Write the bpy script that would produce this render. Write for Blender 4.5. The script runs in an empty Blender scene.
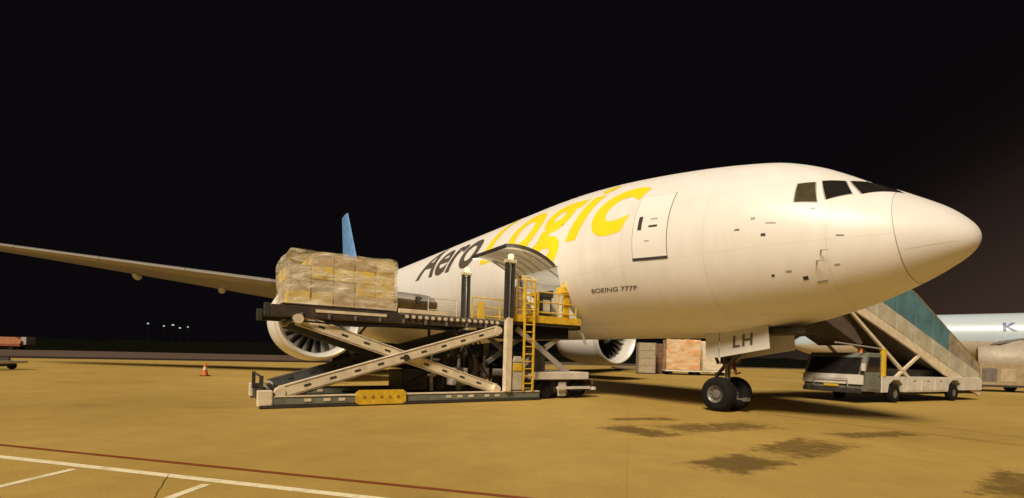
import bpy, bmesh, math, random
from mathutils import Vector, Matrix
random.seed(7)
rad = math.radians
scene = bpy.context.scene
C = scene.collection

# ------------------------------------------------------------------ camera
cam_d = bpy.data.cameras.new('camera')
cam = bpy.data.objects.new('camera', cam_d); C.objects.link(cam)
cam_d.sensor_width = 36.0; cam_d.lens = 475.5 / 1024 * 36
cam_d.shift_y = (354.4 - 249) / 1024
cam_d.clip_end = 6000; cam_d.clip_start = 0.1
cam.matrix_world = Matrix.Translation((0, 0, 1.612)) @ Matrix.Rotation(rad(90), 4, 'X') @ Matrix.Rotation(0.0284, 4, 'Z')
scene.camera = cam

# ------------------------------------------------------------------ night sky with a city glow on one side
world = bpy.data.worlds.new('World'); scene.world = world; world.use_nodes = True
nt = world.node_tree; nt.nodes.clear()
def wn(t, **k):
    n = nt.nodes.new(t)
    for a, b in k.items(): setattr(n, a, b)
    return n
wo = wn('ShaderNodeOutputWorld'); bg = wn('ShaderNodeBackground'); add = wn('ShaderNodeMixRGB', blend_type='ADD')
sky = wn('ShaderNodeTexSky', sky_type='NISHITA'); sky.sun_disc = False
sky.sun_elevation = rad(-7); sky.sun_rotation = rad(90)
tc = wn('ShaderNodeTexCoord'); dot = wn('ShaderNodeVectorMath', operation='DOT_PRODUCT')
nrm = wn('ShaderNodeVectorMath', operation='NORMALIZE')
dot.inputs[1].default_value = (0.70, 0.05, -0.75)
mr = wn('ShaderNodeMapRange', interpolation_type='SMOOTHSTEP')
mr.inputs[1].default_value = 0.10; mr.inputs[2].default_value = 0.66
mr.inputs[3].default_value = 0.0; mr.inputs[4].default_value = 1.0
ramp = wn('ShaderNodeValToRGB'); ramp.color_ramp.interpolation = 'B_SPLINE'
ramp.color_ramp.elements[0].color = (0.0030, 0.0024, 0.0032, 1)
ramp.color_ramp.elements[1].color = (0.068, 0.040, 0.028, 1)
e = ramp.color_ramp.elements.new(0.35); e.color = (0.004, 0.0032, 0.003, 1)
L = nt.links.new
L(tc.outputs['Generated'], nrm.inputs[0]); L(nrm.outputs[0], dot.inputs[0]); L(dot.outputs['Value'], mr.inputs[0]); L(mr.outputs[0], ramp.inputs[0])
sc = wn('ShaderNodeMixRGB', blend_type='MULTIPLY'); sc.inputs[0].default_value = 1; sc.inputs[2].default_value = (.02, .02, .02, 1)
L(sky.outputs[0], sc.inputs[1]); add.inputs[0].default_value = 1
L(ramp.outputs[0], add.inputs[1]); L(sc.outputs[0], add.inputs[2]); L(add.outputs[0], bg.inputs[0])
bg.inputs[1].default_value = 1.0
L(bg.outputs[0], wo.inputs[0])

# ------------------------------------------------------------------ aircraft frame: a = metres aft of the nose, s = to starboard
TH = 1.0075; X0, Y0 = 6.93, 15.28
cth, sth = math.cos(TH), math.sin(TH)
ROT = math.pi - TH
def W(a, s, z=0.0):
    a -= 5.89
    return Vector((X0 - a * cth - s * sth, Y0 + a * sth - s * cth, z))

# ------------------------------------------------------------------ apron floodlighting, as one lamp high behind the viewer
sun_d = bpy.data.lights.new('sun', 'SUN'); sun = bpy.data.objects.new('sun', sun_d); C.objects.link(sun)
sun_d.energy = 4.7; sun_d.angle = rad(14); sun_d.color = (1.0, 0.85, 0.66)
port = Vector((sth, cth, 0)); aft = Vector((-cth, sth, 0))
ldir = (port * 0.92 + aft * 0.5 + Vector((0, 0, -1))).normalized()
sun.rotation_euler = ldir.to_track_quat('-Z', 'Y').to_euler()
sun.location = (0, -20, 40)
vs = scene.view_settings
vs.view_transform = 'Standard'; vs.look = 'None'; vs.exposure = 0.0; vs.gamma = 1.0; vs.use_curve_mapping = False

# ------------------------------------------------------------------ materials
MATS = {}
def mat(name, col, rough=.5, metal=0., var=.12, scale=3., bump=0., bscale=20., col2=None, spec=.5, emit=0., coat=0.):
    if name in MATS: return MATS[name]
    m = bpy.data.materials.new(name); m.use_nodes = True; t = m.node_tree; b = t.nodes['Principled BSDF']
    b.inputs['Roughness'].default_value = rough; b.inputs['Metallic'].default_value = metal
    b.inputs['Specular IOR Level'].default_value = spec
    if coat: b.inputs['Coat Weight'].default_value = coat; b.inputs['Coat Roughness'].default_value = .12
    co = t.nodes.new('ShaderNodeTexCoord')
    n = t.nodes.new('ShaderNodeTexNoise'); n.inputs['Scale'].default_value = scale; n.inputs['Detail'].default_value = 6; n.inputs['Roughness'].default_value = .65
    t.links.new(co.outputs['Object'], n.inputs['Vector'])
    r = t.nodes.new('ShaderNodeValToRGB'); r.color_ramp.elements[0].position = .3; r.color_ramp.elements[1].position = .72
    c2 = col2 or tuple(c * (1 - var * 2) for c in col)
    c1 = tuple(min(1, c * (1 + var)) for c in col) if not col2 else col
    r.color_ramp.elements[0].color = (*c2, 1); r.color_ramp.elements[1].color = (*c1, 1)
    t.links.new(n.outputs['Fac'], r.inputs[0]); t.links.new(r.outputs[0], b.inputs['Base Color'])
    rr = t.nodes.new('ShaderNodeMapRange'); rr.inputs[3].default_value = min(1, rough * 1.25); rr.inputs[4].default_value = rough * .85
    t.links.new(n.outputs['Fac'], rr.inputs[0]); t.links.new(rr.outputs[0], b.inputs['Roughness'])
    if bump:
        n2 = t.nodes.new('ShaderNodeTexNoise'); n2.inputs['Scale'].default_value = bscale; n2.inputs['Detail'].default_value = 4
        t.links.new(co.outputs['Object'], n2.inputs['Vector'])
        bp = t.nodes.new('ShaderNodeBump'); bp.inputs['Strength'].default_value = bump; bp.inputs['Distance'].default_value = .05
        t.links.new(n2.outputs['Fac'], bp.inputs['Height']); t.links.new(bp.outputs[0], b.inputs['Normal'])
    if emit:
        b.inputs['Emission Color'].default_value = (*col, 1); b.inputs['Emission Strength'].default_value = emit
    MATS[name] = m
    return m

M_white = mat('aircraft_white_paint', (.80, .775, .74), .46, var=.02, scale=.7, spec=.4)
def skin_material():
    m = bpy.data.materials.new('aircraft_skin_paint'); m.use_nodes = True; t = m.node_tree; b = t.nodes['Principled BSDF']; N = t.nodes.new; K = t.links.new
    co = N('ShaderNodeTexCoord'); sp = N('ShaderNodeSeparateXYZ'); K(co.outputs['Object'], sp.inputs[0])
    def lines(src, period, width, phase=0.):
        a = N('ShaderNodeMath'); a.operation = 'ADD'; a.inputs[1].default_value = 100 * period + phase; K(src, a.inputs[0])
        md = N('ShaderNodeMath'); md.operation = 'PINGPONG'; md.inputs[1].default_value = period / 2; K(a.outputs[0], md.inputs[0])
        r = N('ShaderNodeMapRange'); r.inputs[1].default_value = width * .4; r.inputs[2].default_value = width; r.inputs[3].default_value = 1; r.inputs[4].default_value = 0; K(md.outputs[0], r.inputs[0]); return r.outputs[0]
    l1 = lines(sp.outputs[0], 2.74, .022, .9); l2 = lines(sp.outputs[2], 1.63, .016, .35)
    mx = N('ShaderNodeMath'); mx.operation = 'MAXIMUM'; K(l1, mx.inputs[0]); K(l2, mx.inputs[1])
    mp = N('ShaderNodeMapping'); mp.inputs['Scale'].default_value = (2.2, 2.2, .25); K(co.outputs['Object'], mp.inputs[0])
    n = N('ShaderNodeTexNoise'); n.inputs['Scale'].default_value = 1.1; n.inputs['Detail'].default_value = 7; n.inputs['Roughness'].default_value = .6; K(mp.outputs[0], n.inputs['Vector'])
    r = N('ShaderNodeValToRGB'); r.color_ramp.elements[0].position = .33; r.color_ramp.elements[1].position = .62
    r.color_ramp.elements[0].color = (.735, .71, .675, 1); r.color_ramp.elements[1].color = (.78, .76, .73, 1); K(n.outputs['Fac'], r.inputs[0])
    ml = N('ShaderNodeMath'); ml.operation = 'MULTIPLY'; ml.inputs[1].default_value = .14; K(mx.outputs[0], ml.inputs[0])
    c = N('ShaderNodeMixRGB'); c.inputs[2].default_value = (.30, .27, .23, 1); K(ml.outputs[0], c.inputs[0]); K(r.outputs[0], c.inputs[1]); K(c.outputs[0], b.inputs['Base Color'])
    n2 = N('ShaderNodeTexNoise'); n2.inputs['Scale'].default_value = .8; n2.inputs['Detail'].default_value = 3; K(co.outputs['Object'], n2.inputs['Vector'])
    bp = N('ShaderNodeBump'); bp.inputs['Strength'].default_value = .12; bp.inputs['Distance'].default_value = .04; K(n2.outputs['Fac'], bp.inputs['Height']); K(bp.outputs[0], b.inputs['Normal'])
    b.inputs['Roughness'].default_value = .4; b.inputs['Specular IOR Level'].default_value = .45
    return m
M_skin = skin_material()
M_radome = mat('radome_paint', (.71, .69, .665), .4, var=.02, scale=1.2)
M_grey = mat('grey_paint', (.36, .34, .31), .42, var=.08, scale=1.)
M_wing = mat('wing_grey', (.19, .17, .155), .4, var=.08, scale=.6)
M_metal = mat('bare_metal', (.62, .60, .57), .28, 1., var=.06, scale=2.)
M_dmetal = mat('dark_metal', (.09, .08, .075), .45, .6, var=.2, scale=4.)
M_grey2 = mat('fairing_grey', (.50, .50, .48), .4, var=.05)
M_slat = mat('slat_grey', (.30, .27, .24), .4, .2, var=.05, scale=1.)
M_steel = mat('worn_steel', (.28, .25, .22), .45, .5, var=.2, scale=4.)
M_black = mat('black_rubber', (.010, .0095, .009), .85, var=.2, scale=8., bump=.2, spec=.2)
M_seam = mat('seam_dark', (.06, .052, .045), .6)
M_textgrey = mat('lettering_grey', (.11, .093, .075), .4, var=.03, coat=.2)
M_textyel = mat('lettering_yellow', (.88, .70, .02), .4, var=.04, scale=.8, coat=.2)
M_glass = mat('dark_glass', (.018, .017, .015), .06, var=.05, spec=.8)
M_blue = mat('fin_blue', (.16, .34, .66), .4, var=.15, scale=.8)
M_cream = mat('loader_cream_paint', (.74, .64, .47), .5, var=.14, scale=3., bump=.08)
M_yellow = mat('safety_yellow', (.72, .46, .03), .5, var=.16, scale=5.)
M_orange = mat('safety_orange', (.72, .17, .03), .55, var=.12, scale=3.)
M_dark = mat('dark_paint', (.04, .036, .033), .55, var=.25, scale=3.)
M_green = mat('grey_green_paint', (.18, .19, .155), .5, var=.2, scale=2.)
M_gsewhite = mat('vehicle_white_paint', (.66, .62, .55), .42, var=.1, scale=2., coat=.2)
M_teal = mat('teal_panel', (.10, .23, .28), .35, var=.2, scale=1.2, coat=.3)
M_conc = None

class MB:
    """Collects shapes; build() links them as one mesh object."""
    def __init__(self): self.v = []; self.f = []
    def add(self, vs_, fs_):
        n = len(self.v); self.v += [tuple(p) for p in vs_]; self.f += [tuple(i + n for i in q) for q in fs_]; return self
    def box(self, x0, x1, y0, y1, z0, z1):
        p = [(x, y, z) for z in (z0, z1) for y in (y0, y1) for x in (x0, x1)]
        return self.add(p, [(0, 2, 3, 1), (4, 5, 7, 6), (0, 1, 5, 4), (2, 6, 7, 3), (0, 4, 6, 2), (1, 3, 7, 5)])
    def beam(self, p, q, w, h, up=(0, 0, 1)):
        p, q = Vector(p), Vector(q); d = (q - p).normalized(); u = Vector(up)
        if abs(d.dot(u)) > .98: u = Vector((1, 0, 0))
        r = d.cross(u).normalized(); u = r.cross(d).normalized()
        vv = [b + r * (w / 2 * i) + u * (h / 2 * j) for b in (p, q) for i, j in ((-1, -1), (1, -1), (1, 1), (-1, 1))]
        return self.add(vv, [(3, 2, 1, 0), (4, 5, 6, 7), (0, 1, 5, 4), (1, 2, 6, 5), (2, 3, 7, 6), (3, 0, 4, 7)])
    def cyl(self, p, q, r0, r1=None, n=14, caps=True):
        r1 = r0 if r1 is None else r1
        p, q = Vector(p), Vector(q); d = (q - p).normalized()
        u = d.orthogonal().normalized(); w = d.cross(u)
        vv = [p + (u * math.cos(t) + w * math.sin(t)) * r0 for t in [2 * math.pi * i / n for i in range(n)]]
        vv += [q + (u * math.cos(t) + w * math.sin(t)) * r1 for t in [2 * math.pi * i / n for i in range(n)]]
        ff = [(i, (i + 1) % n, n + (i + 1) % n, n + i) for i in range(n)]
        if caps: ff += [tuple(range(n - 1, -1, -1)), tuple(range(n, 2 * n))]
        return self.add(vv, ff)
    def path(self, pts, r, n=8):
        for a, b in zip(pts, pts[1:]): self.cyl(a, b, r, r, n)
        return self
    def lathe(self, prof, o, axis='x', n=40):
        """prof: (distance along axis, radius)"""
        o = Vector(o); vv = []; k = len(prof)
        for i in range(n):
            t = 2 * math.pi * i / n; c_, s_ = math.cos(t), math.sin(t)
            for (l, r) in prof:
                vv.append(o + {'x': Vector((l, r * c_, r * s_)), 'y': Vector((r * c_, l, r * s_)), 'z': Vector((r * c_, r * s_, l))}[axis])
        ff = []
        for i in range(n):
            j = (i + 1) % n
            for m in range(k - 1): ff.append((i * k + m, i * k + m + 1, j * k + m + 1, j * k + m))
        return self.add(vv, ff)
    def prism(self, poly, lo, hi, axis=0):
        """poly in the two other axes, extruded along axis"""
        n = len(poly)
        def mk(p, l):
            q = list(p); q.insert(axis, l); return tuple(q)
        return self.add([mk(p, lo) for p in poly] + [mk(p, hi) for p in poly],
                        [tuple(range(n - 1, -1, -1)), tuple(range(n, 2 * n))] + [(i, (i + 1) % n, n + (i + 1) % n, n + i) for i in range(n)])
    def grid(self, fn, us, vs_, skip=None, flip=False):
        n = len(vs_); vv = [fn(u, v) for u in us for v in vs_]; ff = []
        for i in range(len(us) - 1):
            for j in range(n - 1):
                if skip and skip(i, j): continue
                q = (i * n + j, (i + 1) * n + j, (i + 1) * n + j + 1, i * n + j + 1)
                ff.append(q[::-1] if flip else q)
        return self.add(vv, ff)
    def build(self, name, m, parent=None, smooth=False, off=None, bevel=0., label=None, merge=False):
        o0 = Vector(off if off is not None else (OFF.get(parent.name, (0, 0, 0)) if parent else (0, 0, 0)))
        me = bpy.data.meshes.new(name)
        me.from_pydata([tuple(Vector(p) - o0) for p in self.v], [], self.f)
        bm = bmesh.new(); bm.from_mesh(me)
        if merge or smooth: bmesh.ops.remove_doubles(bm, verts=bm.verts, dist=1e-5)
        if not smooth or merge: bmesh.ops.recalc_face_normals(bm, faces=bm.faces)
        if bevel:
            bmesh.ops.bevel(bm, geom=list(bm.edges), offset=bevel, segments=2, affect='EDGES', profile=.6)
        bm.to_mesh(me); bm.free()
        if smooth:
            me.polygons.foreach_set('use_smooth', [True] * len(me.polygons))
            me.set_sharp_from_angle(angle=rad(38))
        me.materials.append(m)
        ob = bpy.data.objects.new(name, me); C.objects.link(ob)
        if parent: ob.parent = parent; OFF[ob.name] = tuple(o0)
        if label: ob['label'] = label
        return ob
OFF = {}
def root(name, loc, rotz, label, cat, group=None, off=(0, 0, 0)):
    o = bpy.data.objects.new(name, None); C.objects.link(o); o.empty_display_size = .3
    o.location = loc; o.rotation_euler = (0, 0, rotz); o['label'] = label; o['category'] = cat
    if group: o['group'] = group
    OFF[o.name] = off
    return o
def aroot(name, a, s, label, cat, group=None):       # a thing laid out in aircraft-frame coordinates
    return root(name, W(a, s), ROT, label, cat, group, off=(a, s, 0))
def tag(o, label, cat, group=None):
    o['label'] = label; o['category'] = cat
    if group: o['group'] = group
    return o
def struct(o): o['kind'] = 'structure'; return o
def copy_part(o, parent, **k):
    c = o.copy(); C.objects.link(c); c.parent = parent
    for a, b in k.items(): setattr(c, a, b)
    return c
def copy_tree(o, parent=None):
    kids = list(o.children); c = o.copy(); C.objects.link(c); c.parent = parent
    for k in kids: copy_tree(k, c)
    return c

# ================================================================== ground
def ground_material(name, ca, cb, cc, joints=0., rough=.7, spec=.35):
    m = bpy.data.materials.new(name); m.use_nodes = True; t = m.node_tree; b = t.nodes['Principled BSDF']
    N = t.nodes.new; K = t.links.new
    co = N('ShaderNodeTexCoord')
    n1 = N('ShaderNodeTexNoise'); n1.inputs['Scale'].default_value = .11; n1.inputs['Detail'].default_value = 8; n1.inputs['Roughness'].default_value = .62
    n2 = N('ShaderNodeTexNoise'); n2.inputs['Scale'].default_value = 1.3; n2.inputs['Detail'].default_value = 8; n2.inputs['Roughness'].default_value = .7
    n3 = N('ShaderNodeTexNoise'); n3.inputs['Scale'].default_value = 38; n3.inputs['Detail'].default_value = 5
    for n in (n1, n2, n3): K(co.outputs['Object'], n.inputs['Vector'])
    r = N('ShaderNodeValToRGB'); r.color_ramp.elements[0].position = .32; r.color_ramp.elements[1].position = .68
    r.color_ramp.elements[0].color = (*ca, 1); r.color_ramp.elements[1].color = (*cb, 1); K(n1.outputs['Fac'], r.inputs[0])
    r2 = N('ShaderNodeValToRGB'); r2.color_ramp.elements[0].position = .3; r2.color_ramp.elements[1].position = .62
    r2.color_ramp.elements[0].color = (.72, .70, .66, 1); r2.color_ramp.elements[1].color = (1, 1, 1, 1); K(n2.outputs['Fac'], r2.inputs[0])
    mu = N('ShaderNodeMixRGB'); mu.blend_type = 'MULTIPLY'; mu.inputs[0].default_value = .55; K(r.outputs[0], mu.inputs[1]); K(r2.outputs[0], mu.inputs[2])
    r3 = N('ShaderNodeValToRGB'); r3.color_ramp.elements[0].position = .35; r3.color_ramp.elements[1].position = .65
    r3.color_ramp.elements[0].color = (.8, .8, .78, 1); r3.color_ramp.elements[1].color = (1.08, 1.08, 1.08, 1); K(n3.outputs['Fac'], r3.inputs[0])
    mu2 = N('ShaderNodeMixRGB'); mu2.blend_type = 'MULTIPLY'; mu2.inputs[0].default_value = .6; K(mu.outputs[0], mu2.inputs[1]); K(r3.outputs[0], mu2.inputs[2])
    out = mu2
    # oil spots and drips
    v = N('ShaderNodeTexVoronoi'); v.inputs['Scale'].default_value = .42; v.inputs['Randomness'].default_value = 1
    mx = N('ShaderNodeVectorMath'); mx.operation = 'MULTIPLY_ADD'; mx.inputs[1].default_value = (1.1, 1.1, 1.1); K(n2.outputs['Color'], mx.inputs[0]); K(co.outputs['Object'], mx.inputs[2])
    K(mx.outputs[0], v.inputs['Vector'])
    rv = N('ShaderNodeMapRange'); rv.inputs[1].default_value = .05; rv.inputs[2].default_value = .3; rv.inputs[3].default_value = 1; rv.inputs[4].default_value = 0; K(v.outputs['Distance'], rv.inputs[0])
    th = N('ShaderNodeMath'); th.operation = 'GREATER_THAN'; th.inputs[1].default_value = .72
    sx = N('ShaderNodeSeparateColor'); K(v.outputs['Color'], sx.inputs[0]); K(sx.outputs[0], th.inputs[0])
    ml = N('ShaderNodeMath'); ml.operation = 'MULTIPLY'; K(rv.outputs[0], ml.inputs[0]); K(th.outputs[0], ml.inputs[1])
    ml2 = N('ShaderNodeMath'); ml2.operation = 'MULTIPLY'; ml2.inputs[1].default_value = .3; K(ml.outputs[0], ml2.inputs[0])
    oil = N('ShaderNodeMixRGB'); K(ml2.outputs[0], oil.inputs[0]); K(out.outputs[0], oil.inputs[1]); oil.inputs[2].default_value = (*cc, 1); out = oil
    bp = N('ShaderNodeBump'); bp.inputs['Strength'].default_value = .25; bp.inputs['Distance'].default_value = .01; K(n3.outputs['Fac'], bp.inputs['Height'])
    if joints:
        mp = N('ShaderNodeMapping'); mp.inputs['Rotation'].default_value = (0, 0, rad(14)); K(co.outputs['Object'], mp.inputs[0])
        br = N('ShaderNodeTexBrick'); br.offset = 0; br.inputs['Scale'].default_value = 1; br.inputs['Brick Width'].default_value = joints; br.inputs['Row Height'].default_value = joints
        br.inputs['Mortar Size'].default_value = .018; br.inputs['Mortar Smooth'].default_value = .4
        br.inputs['Color1'].default_value = (1, 1, 1, 1); br.inputs['Color2'].default_value = (.93, .93, .93, 1); br.inputs['Mortar'].default_value = (.62, .6, .56, 1)
        K(mp.outputs[0], br.inputs['Vector'])
        mj = N('ShaderNodeMixRGB'); mj.blend_type = 'MULTIPLY'; mj.inputs[0].default_value = .3; K(out.outputs[0], mj.inputs[1]); K(br.outputs['Color'], mj.inputs[2]); out = mj
    K(out.outputs[0], b.inputs['Base Color']); K(bp.outputs[0], b.inputs['Normal'])
    b.inputs['Roughness'].default_value = rough; b.inputs['Specular IOR Level'].default_value = spec
    return m
M_conc = ground_material('concrete_apron', (.370, .245, .056), (.515, .352, .096), (.14, .10, .03), joints=6.0)  # broad concrete mottling, its contrast raised to stand in for floodlight pools
M_tar = ground_material('taxiway_asphalt', (.10, .066, .048), (.125, .085, .064), (.05, .04, .03))
M_strip = ground_material('dark_asphalt', (.020, .010, .008), (.028, .014, .011), (.012, .01, .01))
M_grass = ground_material('grass_painted_unlit', (.004, .005, .003), (.008, .008, .004), (.003, .003, .003), rough=.9, spec=.0)  # far field coloured near black in place of the floodlight fading out

def sheet(name, poly, z, m):
    mb = MB(); mb.add([(x, y, z) for x, y in poly], [tuple(range(len(poly)))])
    return mb.build(name, m)
struct(sheet('grass_field', [(-3000, -400), (3000, -400), (3000, 4000), (-3000, 4000)], -.03, M_grass))
# apron edge runs roughly parallel to a line in front of the engine
ed = Vector((27, 11)).normalized(); en = Vector((-ed.y, ed.x)); E0 = Vector((-48, 45.5))
def el(t, n): p = E0 + ed * t + en * n; return (p.x, p.y)
struct(sheet('taxiway', [el(-250, -60), el(60, -60), (350, 60), (350, 150), el(60, 62), el(-60, 46), el(-250, 40)], -.012, M_tar))
far_ = [el(60, 14), el(32, 9), el(0, 4.5), el(-250, -4)]; near_ = [el(-250, -12), el(0, -3.5), el(32, .5), el(60, 4)]
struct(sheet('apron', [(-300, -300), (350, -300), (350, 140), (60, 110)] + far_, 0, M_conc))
struct(sheet('asphalt_strip', near_ + far_, .004, M_strip))

# painted lines and old rubbed-out markings
def paint(name, col, wear=.5, scale=4., rough=.6):
    m = bpy.data.materials.new(name); m.use_nodes = True; t = m.node_tree; b = t.nodes['Principled BSDF']
    co = t.nodes.new('ShaderNodeTexCoord'); n = t.nodes.new('ShaderNodeTexNoise'); n.inputs['Scale'].default_value = scale; n.inputs['Detail'].default_value = 8; n.inputs['Roughness'].default_value = .75
    t.links.new(co.outputs['Object'], n.inputs['Vector'])
    mr_ = t.nodes.new('ShaderNodeMapRange'); mr_.inputs[1].default_value = wear - .2; mr_.inputs[2].default_value = wear + .2
    t.links.new(n.outputs['Fac'], mr_.inputs[0]); t.links.new(mr_.outputs[0], b.inputs['Alpha'])
    b.inputs['Base Color'].default_value = (*col, 1); b.inputs['Roughness'].default_value = rough
    return m
P_white = paint('worn_white_line_paint', (.85, .76, .52), .30)
P_red = paint('worn_red_line_paint', (.22, .045, .012), .34)
def residue(name, col, wear, scale, amount):
    m = bpy.data.materials.new(name); m.use_nodes = True; t = m.node_tree; b = t.nodes['Principled BSDF']; N = t.nodes.new; K = t.links.new
    co = N('ShaderNodeTexCoord'); n = N('ShaderNodeTexNoise'); n.inputs['Scale'].default_value = scale; n.inputs['Detail'].default_value = 9; n.inputs['Roughness'].default_value = .72; K(co.outputs['Object'], n.inputs['Vector'])
    at = N('ShaderNodeAttribute'); at.attribute_name = 'inside'
    ad = N('ShaderNodeMath'); ad.operation = 'MULTIPLY_ADD'; ad.inputs[1].default_value = .34; K(at.outputs['Fac'], ad.inputs[0]); K(n.outputs['Fac'], ad.inputs[2])
    r = N('ShaderNodeMapRange'); r.interpolation_type = 'SMOOTHSTEP'; r.inputs[1].default_value = wear; r.inputs[2].default_value = wear + .28; r.inputs[4].default_value = amount; K(ad.outputs[0], r.inputs[0]); K(r.outputs[0], b.inputs['Alpha'])
    b.inputs['Base Color'].default_value = (*col, 1); b.inputs['Roughness'].default_value = .7
    return m
P_dark = residue('old_marking_residue', (.13, .075, .014), .60, 4.2, .52)
P_dark2 = residue('old_marking_residue_thick', (.115, .066, .013), .53, 3.4, .56)
def strip(name, p, q, w, z, m, n=24):
    p, q = Vector(p), Vector(q); d = (q - p).normalized(); r = Vector((-d.y, d.x)) * (w / 2)
    mb = MB()
    mb.grid(lambda u, v: (*(p + (q - p) * u + r * v), z), [i / n for i in range(n + 1)], [-1, 1], flip=True)
    return struct(mb.build(name, m))
rd = Vector((7.83, -1.91)).normalized()
strip('red_line_marking', Vector((-7.81, 7.29)) - rd * 30, Vector((.02, 5.38)) + rd * 9, .085, .0055, P_red)
wd = Vector((5.5, -1.36)).normalized()
strip('white_line_marking', Vector((-7.01, 6.55)) - wd * 30, Vector((-1.51, 5.19)) + wd * 9, .125, .0045, P_white)
for k in range(-6, 6):
    b1 = Vector((-5.49, 6.09)) + wd * (2.06 * k)
    strip('white_branch_marking', b1 + Vector((-.02, -.07)), b1 + Vector((-.3, -3.2)), .11, .004, P_white)
# rubbed-out markings (three patches)
def patch(p, q, w, m, z=.004): return strip('old_marking_patch', p, q, w, z, m)
def quad(p, m, z):
    mb = MB(); a_, b_, c_, d_ = [Vector(q) for q in p]
    mb.grid(lambda u, v: (*((a_ * (1 - u) + b_ * u) * (1 - v) + (d_ * (1 - u) + c_ * u) * v), z), lin(0, 1, 24), lin(0, 1, 12))
    o = struct(mb.build('old_marking_patch', m)); at = o.data.attributes.new('inside', 'FLOAT', 'POINT')
    for iu in range(25):
        for iv in range(13): at.data[iu * 13 + iv].value = min(1., min(iu, 24 - iu) / 6, min(iv, 12 - iv) / 4)
    return o
def lin(a, b, n): return [a + (b - a) * i / n for i in range(n + 1)]
quad([(1.75, 10.95), (2.8, 9.45), (3.9, 10.0), (2.9, 11.6)], P_dark2, .004)
quad([(3.45, 9.85), (7.3, 11.5), (6.6, 13.1), (2.6, 11.5)], P_dark, .0045)
quad([(2.3, 11.9), (4.9, 12.4), (4.6, 13.4), (2.2, 12.6)], P_dark, .005)
quad([(2.3, 7.2), (3.2, 6.5), (4.9, 7.7), (4.1, 8.5)], P_dark2, .0055)
quad([(3.6, 8.3), (4.6, 7.4), (7.6, 9.6), (6.6, 10.9)], P_dark, .006)
quad([(5.3, 5.8), (6.1, 5.2), (9.0, 7.3), (8.2, 8.1)], P_dark, .0065)
quad([(6.9, 9.9), (10.2, 11.0), (9.9, 11.9), (6.7, 11.0)], P_dark, .0077)
quad([(-9.2, 22.3), (-7.6, 22.3), (-7.5, 23.3), (-9.3, 23.2)], P_dark, .007)
P_tyre = residue('tyre_marks', (.10, .07, .025), .52, .9, .15)
def track(pts, w, z):
    for off_ in (-1, 1):
        mb = MB(); n_ = len(pts); vv = []; 
        for i, p in enumerate(pts):
            d = (Vector(pts[min(i + 1, n_ - 1)]) - Vector(pts[max(i - 1, 0)])).normalized(); q = Vector((-d.y, d.x))
            c_ = Vector(p) + q * off_ * .9
            vv += [(*(c_ + q * w * k), z) for k in (-.5, -.2, .2, .5)]
        mb.add(vv, [(i*4+j, i*4+j+1, i*4+j+5, i*4+j+4) for i in range(n_ - 1) for j in range(3)])
        o = struct(mb.build('tyre_track', P_tyre)); at = o.data.attributes.new('inside', 'FLOAT', 'POINT')
        for i in range(n_ * 4): at.data[i].value = (0, 1, 1, 0)[i % 4] * min(1, i // 4 / 3, (n_ - 1 - i // 4) / 3)
track([(14 - i * .7, 7.0 + i * .9 + .02 * i * i) for i in range(20)], .3, .0094)
# tar-sealed crack near the white line
mb = MB(); pts_ = [(-4.22 + .53 * i / 9 + .006 * math.sin(i * 1.7), 5.9 - .95 * i / 9, .006) for i in range(10)]
for a_, b_ in zip(pts_, pts_[1:]): mb.beam(a_, b_, .005, .003)
struct(mb.build('sealed_crack', mat('crack_brown', (.14, .09, .03), .8)))

# ================================================================== aircraft fuselage surface
def pchip(tab):
    xs = [math.sqrt(p[0]) for p in tab]; ys = [p[1] for p in tab]; n = len(xs)
    h = [xs[i + 1] - xs[i] for i in range(n - 1)]; d = [(ys[i + 1] - ys[i]) / h[i] for i in range(n - 1)]
    m = [0] * n; m[0] = d[0]; m[-1] = d[-1]
    for i in range(1, n - 1):
        if d[i - 1] * d[i] > 0:
            w1 = 2 * h[i] + h[i - 1]; w2 = h[i] + 2 * h[i - 1]; m[i] = (w1 + w2) / (w1 / d[i - 1] + w2 / d[i])
    def f(a):
        a = math.sqrt(max(a, 0)); i = 0
        while i < n - 2 and a > xs[i + 1]: i += 1
        t = (a - xs[i]) / h[i]
        return (2*t**3-3*t*t+1)*ys[i]+(t**3-2*t*t+t)*h[i]*m[i]+(-2*t**3+3*t*t)*ys[i+1]+(t**3-t*t)*h[i]*m[i+1]
    return f
ZN = -.99; ZC = 5.46
fT = pchip([(0,ZN),(.05,ZN+.205),(.2,-.57),(.5,-.27),(1,.09),(1.5,.42),(2,.72),(2.5,1.06),(3,1.37),(3.5,1.62),(4,1.82),(5,2.08),(6,2.29),(7,2.47),(8,2.63),(9,2.77),(10,2.89),(12,3.05),(14,3.1),(44,3.1),(50,3.0),(56,2.75),(60,2.5),(62.6,2.2),(63,1.9)])
fB = pchip([(0,ZN),(.05,ZN-.19),(.2,ZN-.38),(.5,-1.59),(1,-1.88),(2,-2.32),(3,-2.63),(4,-2.84),(5,-3.0),(6,-3.09),(7,-3.12),(9,-3.1),(40,-3.1),(44,-2.8),(50,-1.6),(56,-.1),(60,.9),(62.6,1.5),(63,1.7)])
fW = pchip([(0,0),(.05,.27),(.2,.53),(.5,.83),(1,1.19),(2,1.72),(3,2.13),(4,2.45),(5,2.69),(6,2.86),(7,2.97),(8,3.05),(9.5,3.1),(42,3.1),(46,2.85),(50,2.4),(56,1.4),(60,.7),(62.6,.25),(63,.1)])
def surf(a, t):
    zt, zb = fT(a), fB(a); t = rad(t)
    return Vector((a, fW(a) * math.sin(t), ZC + (zt + zb) / 2 + (zt - zb) / 2 * math.cos(t)))
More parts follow.
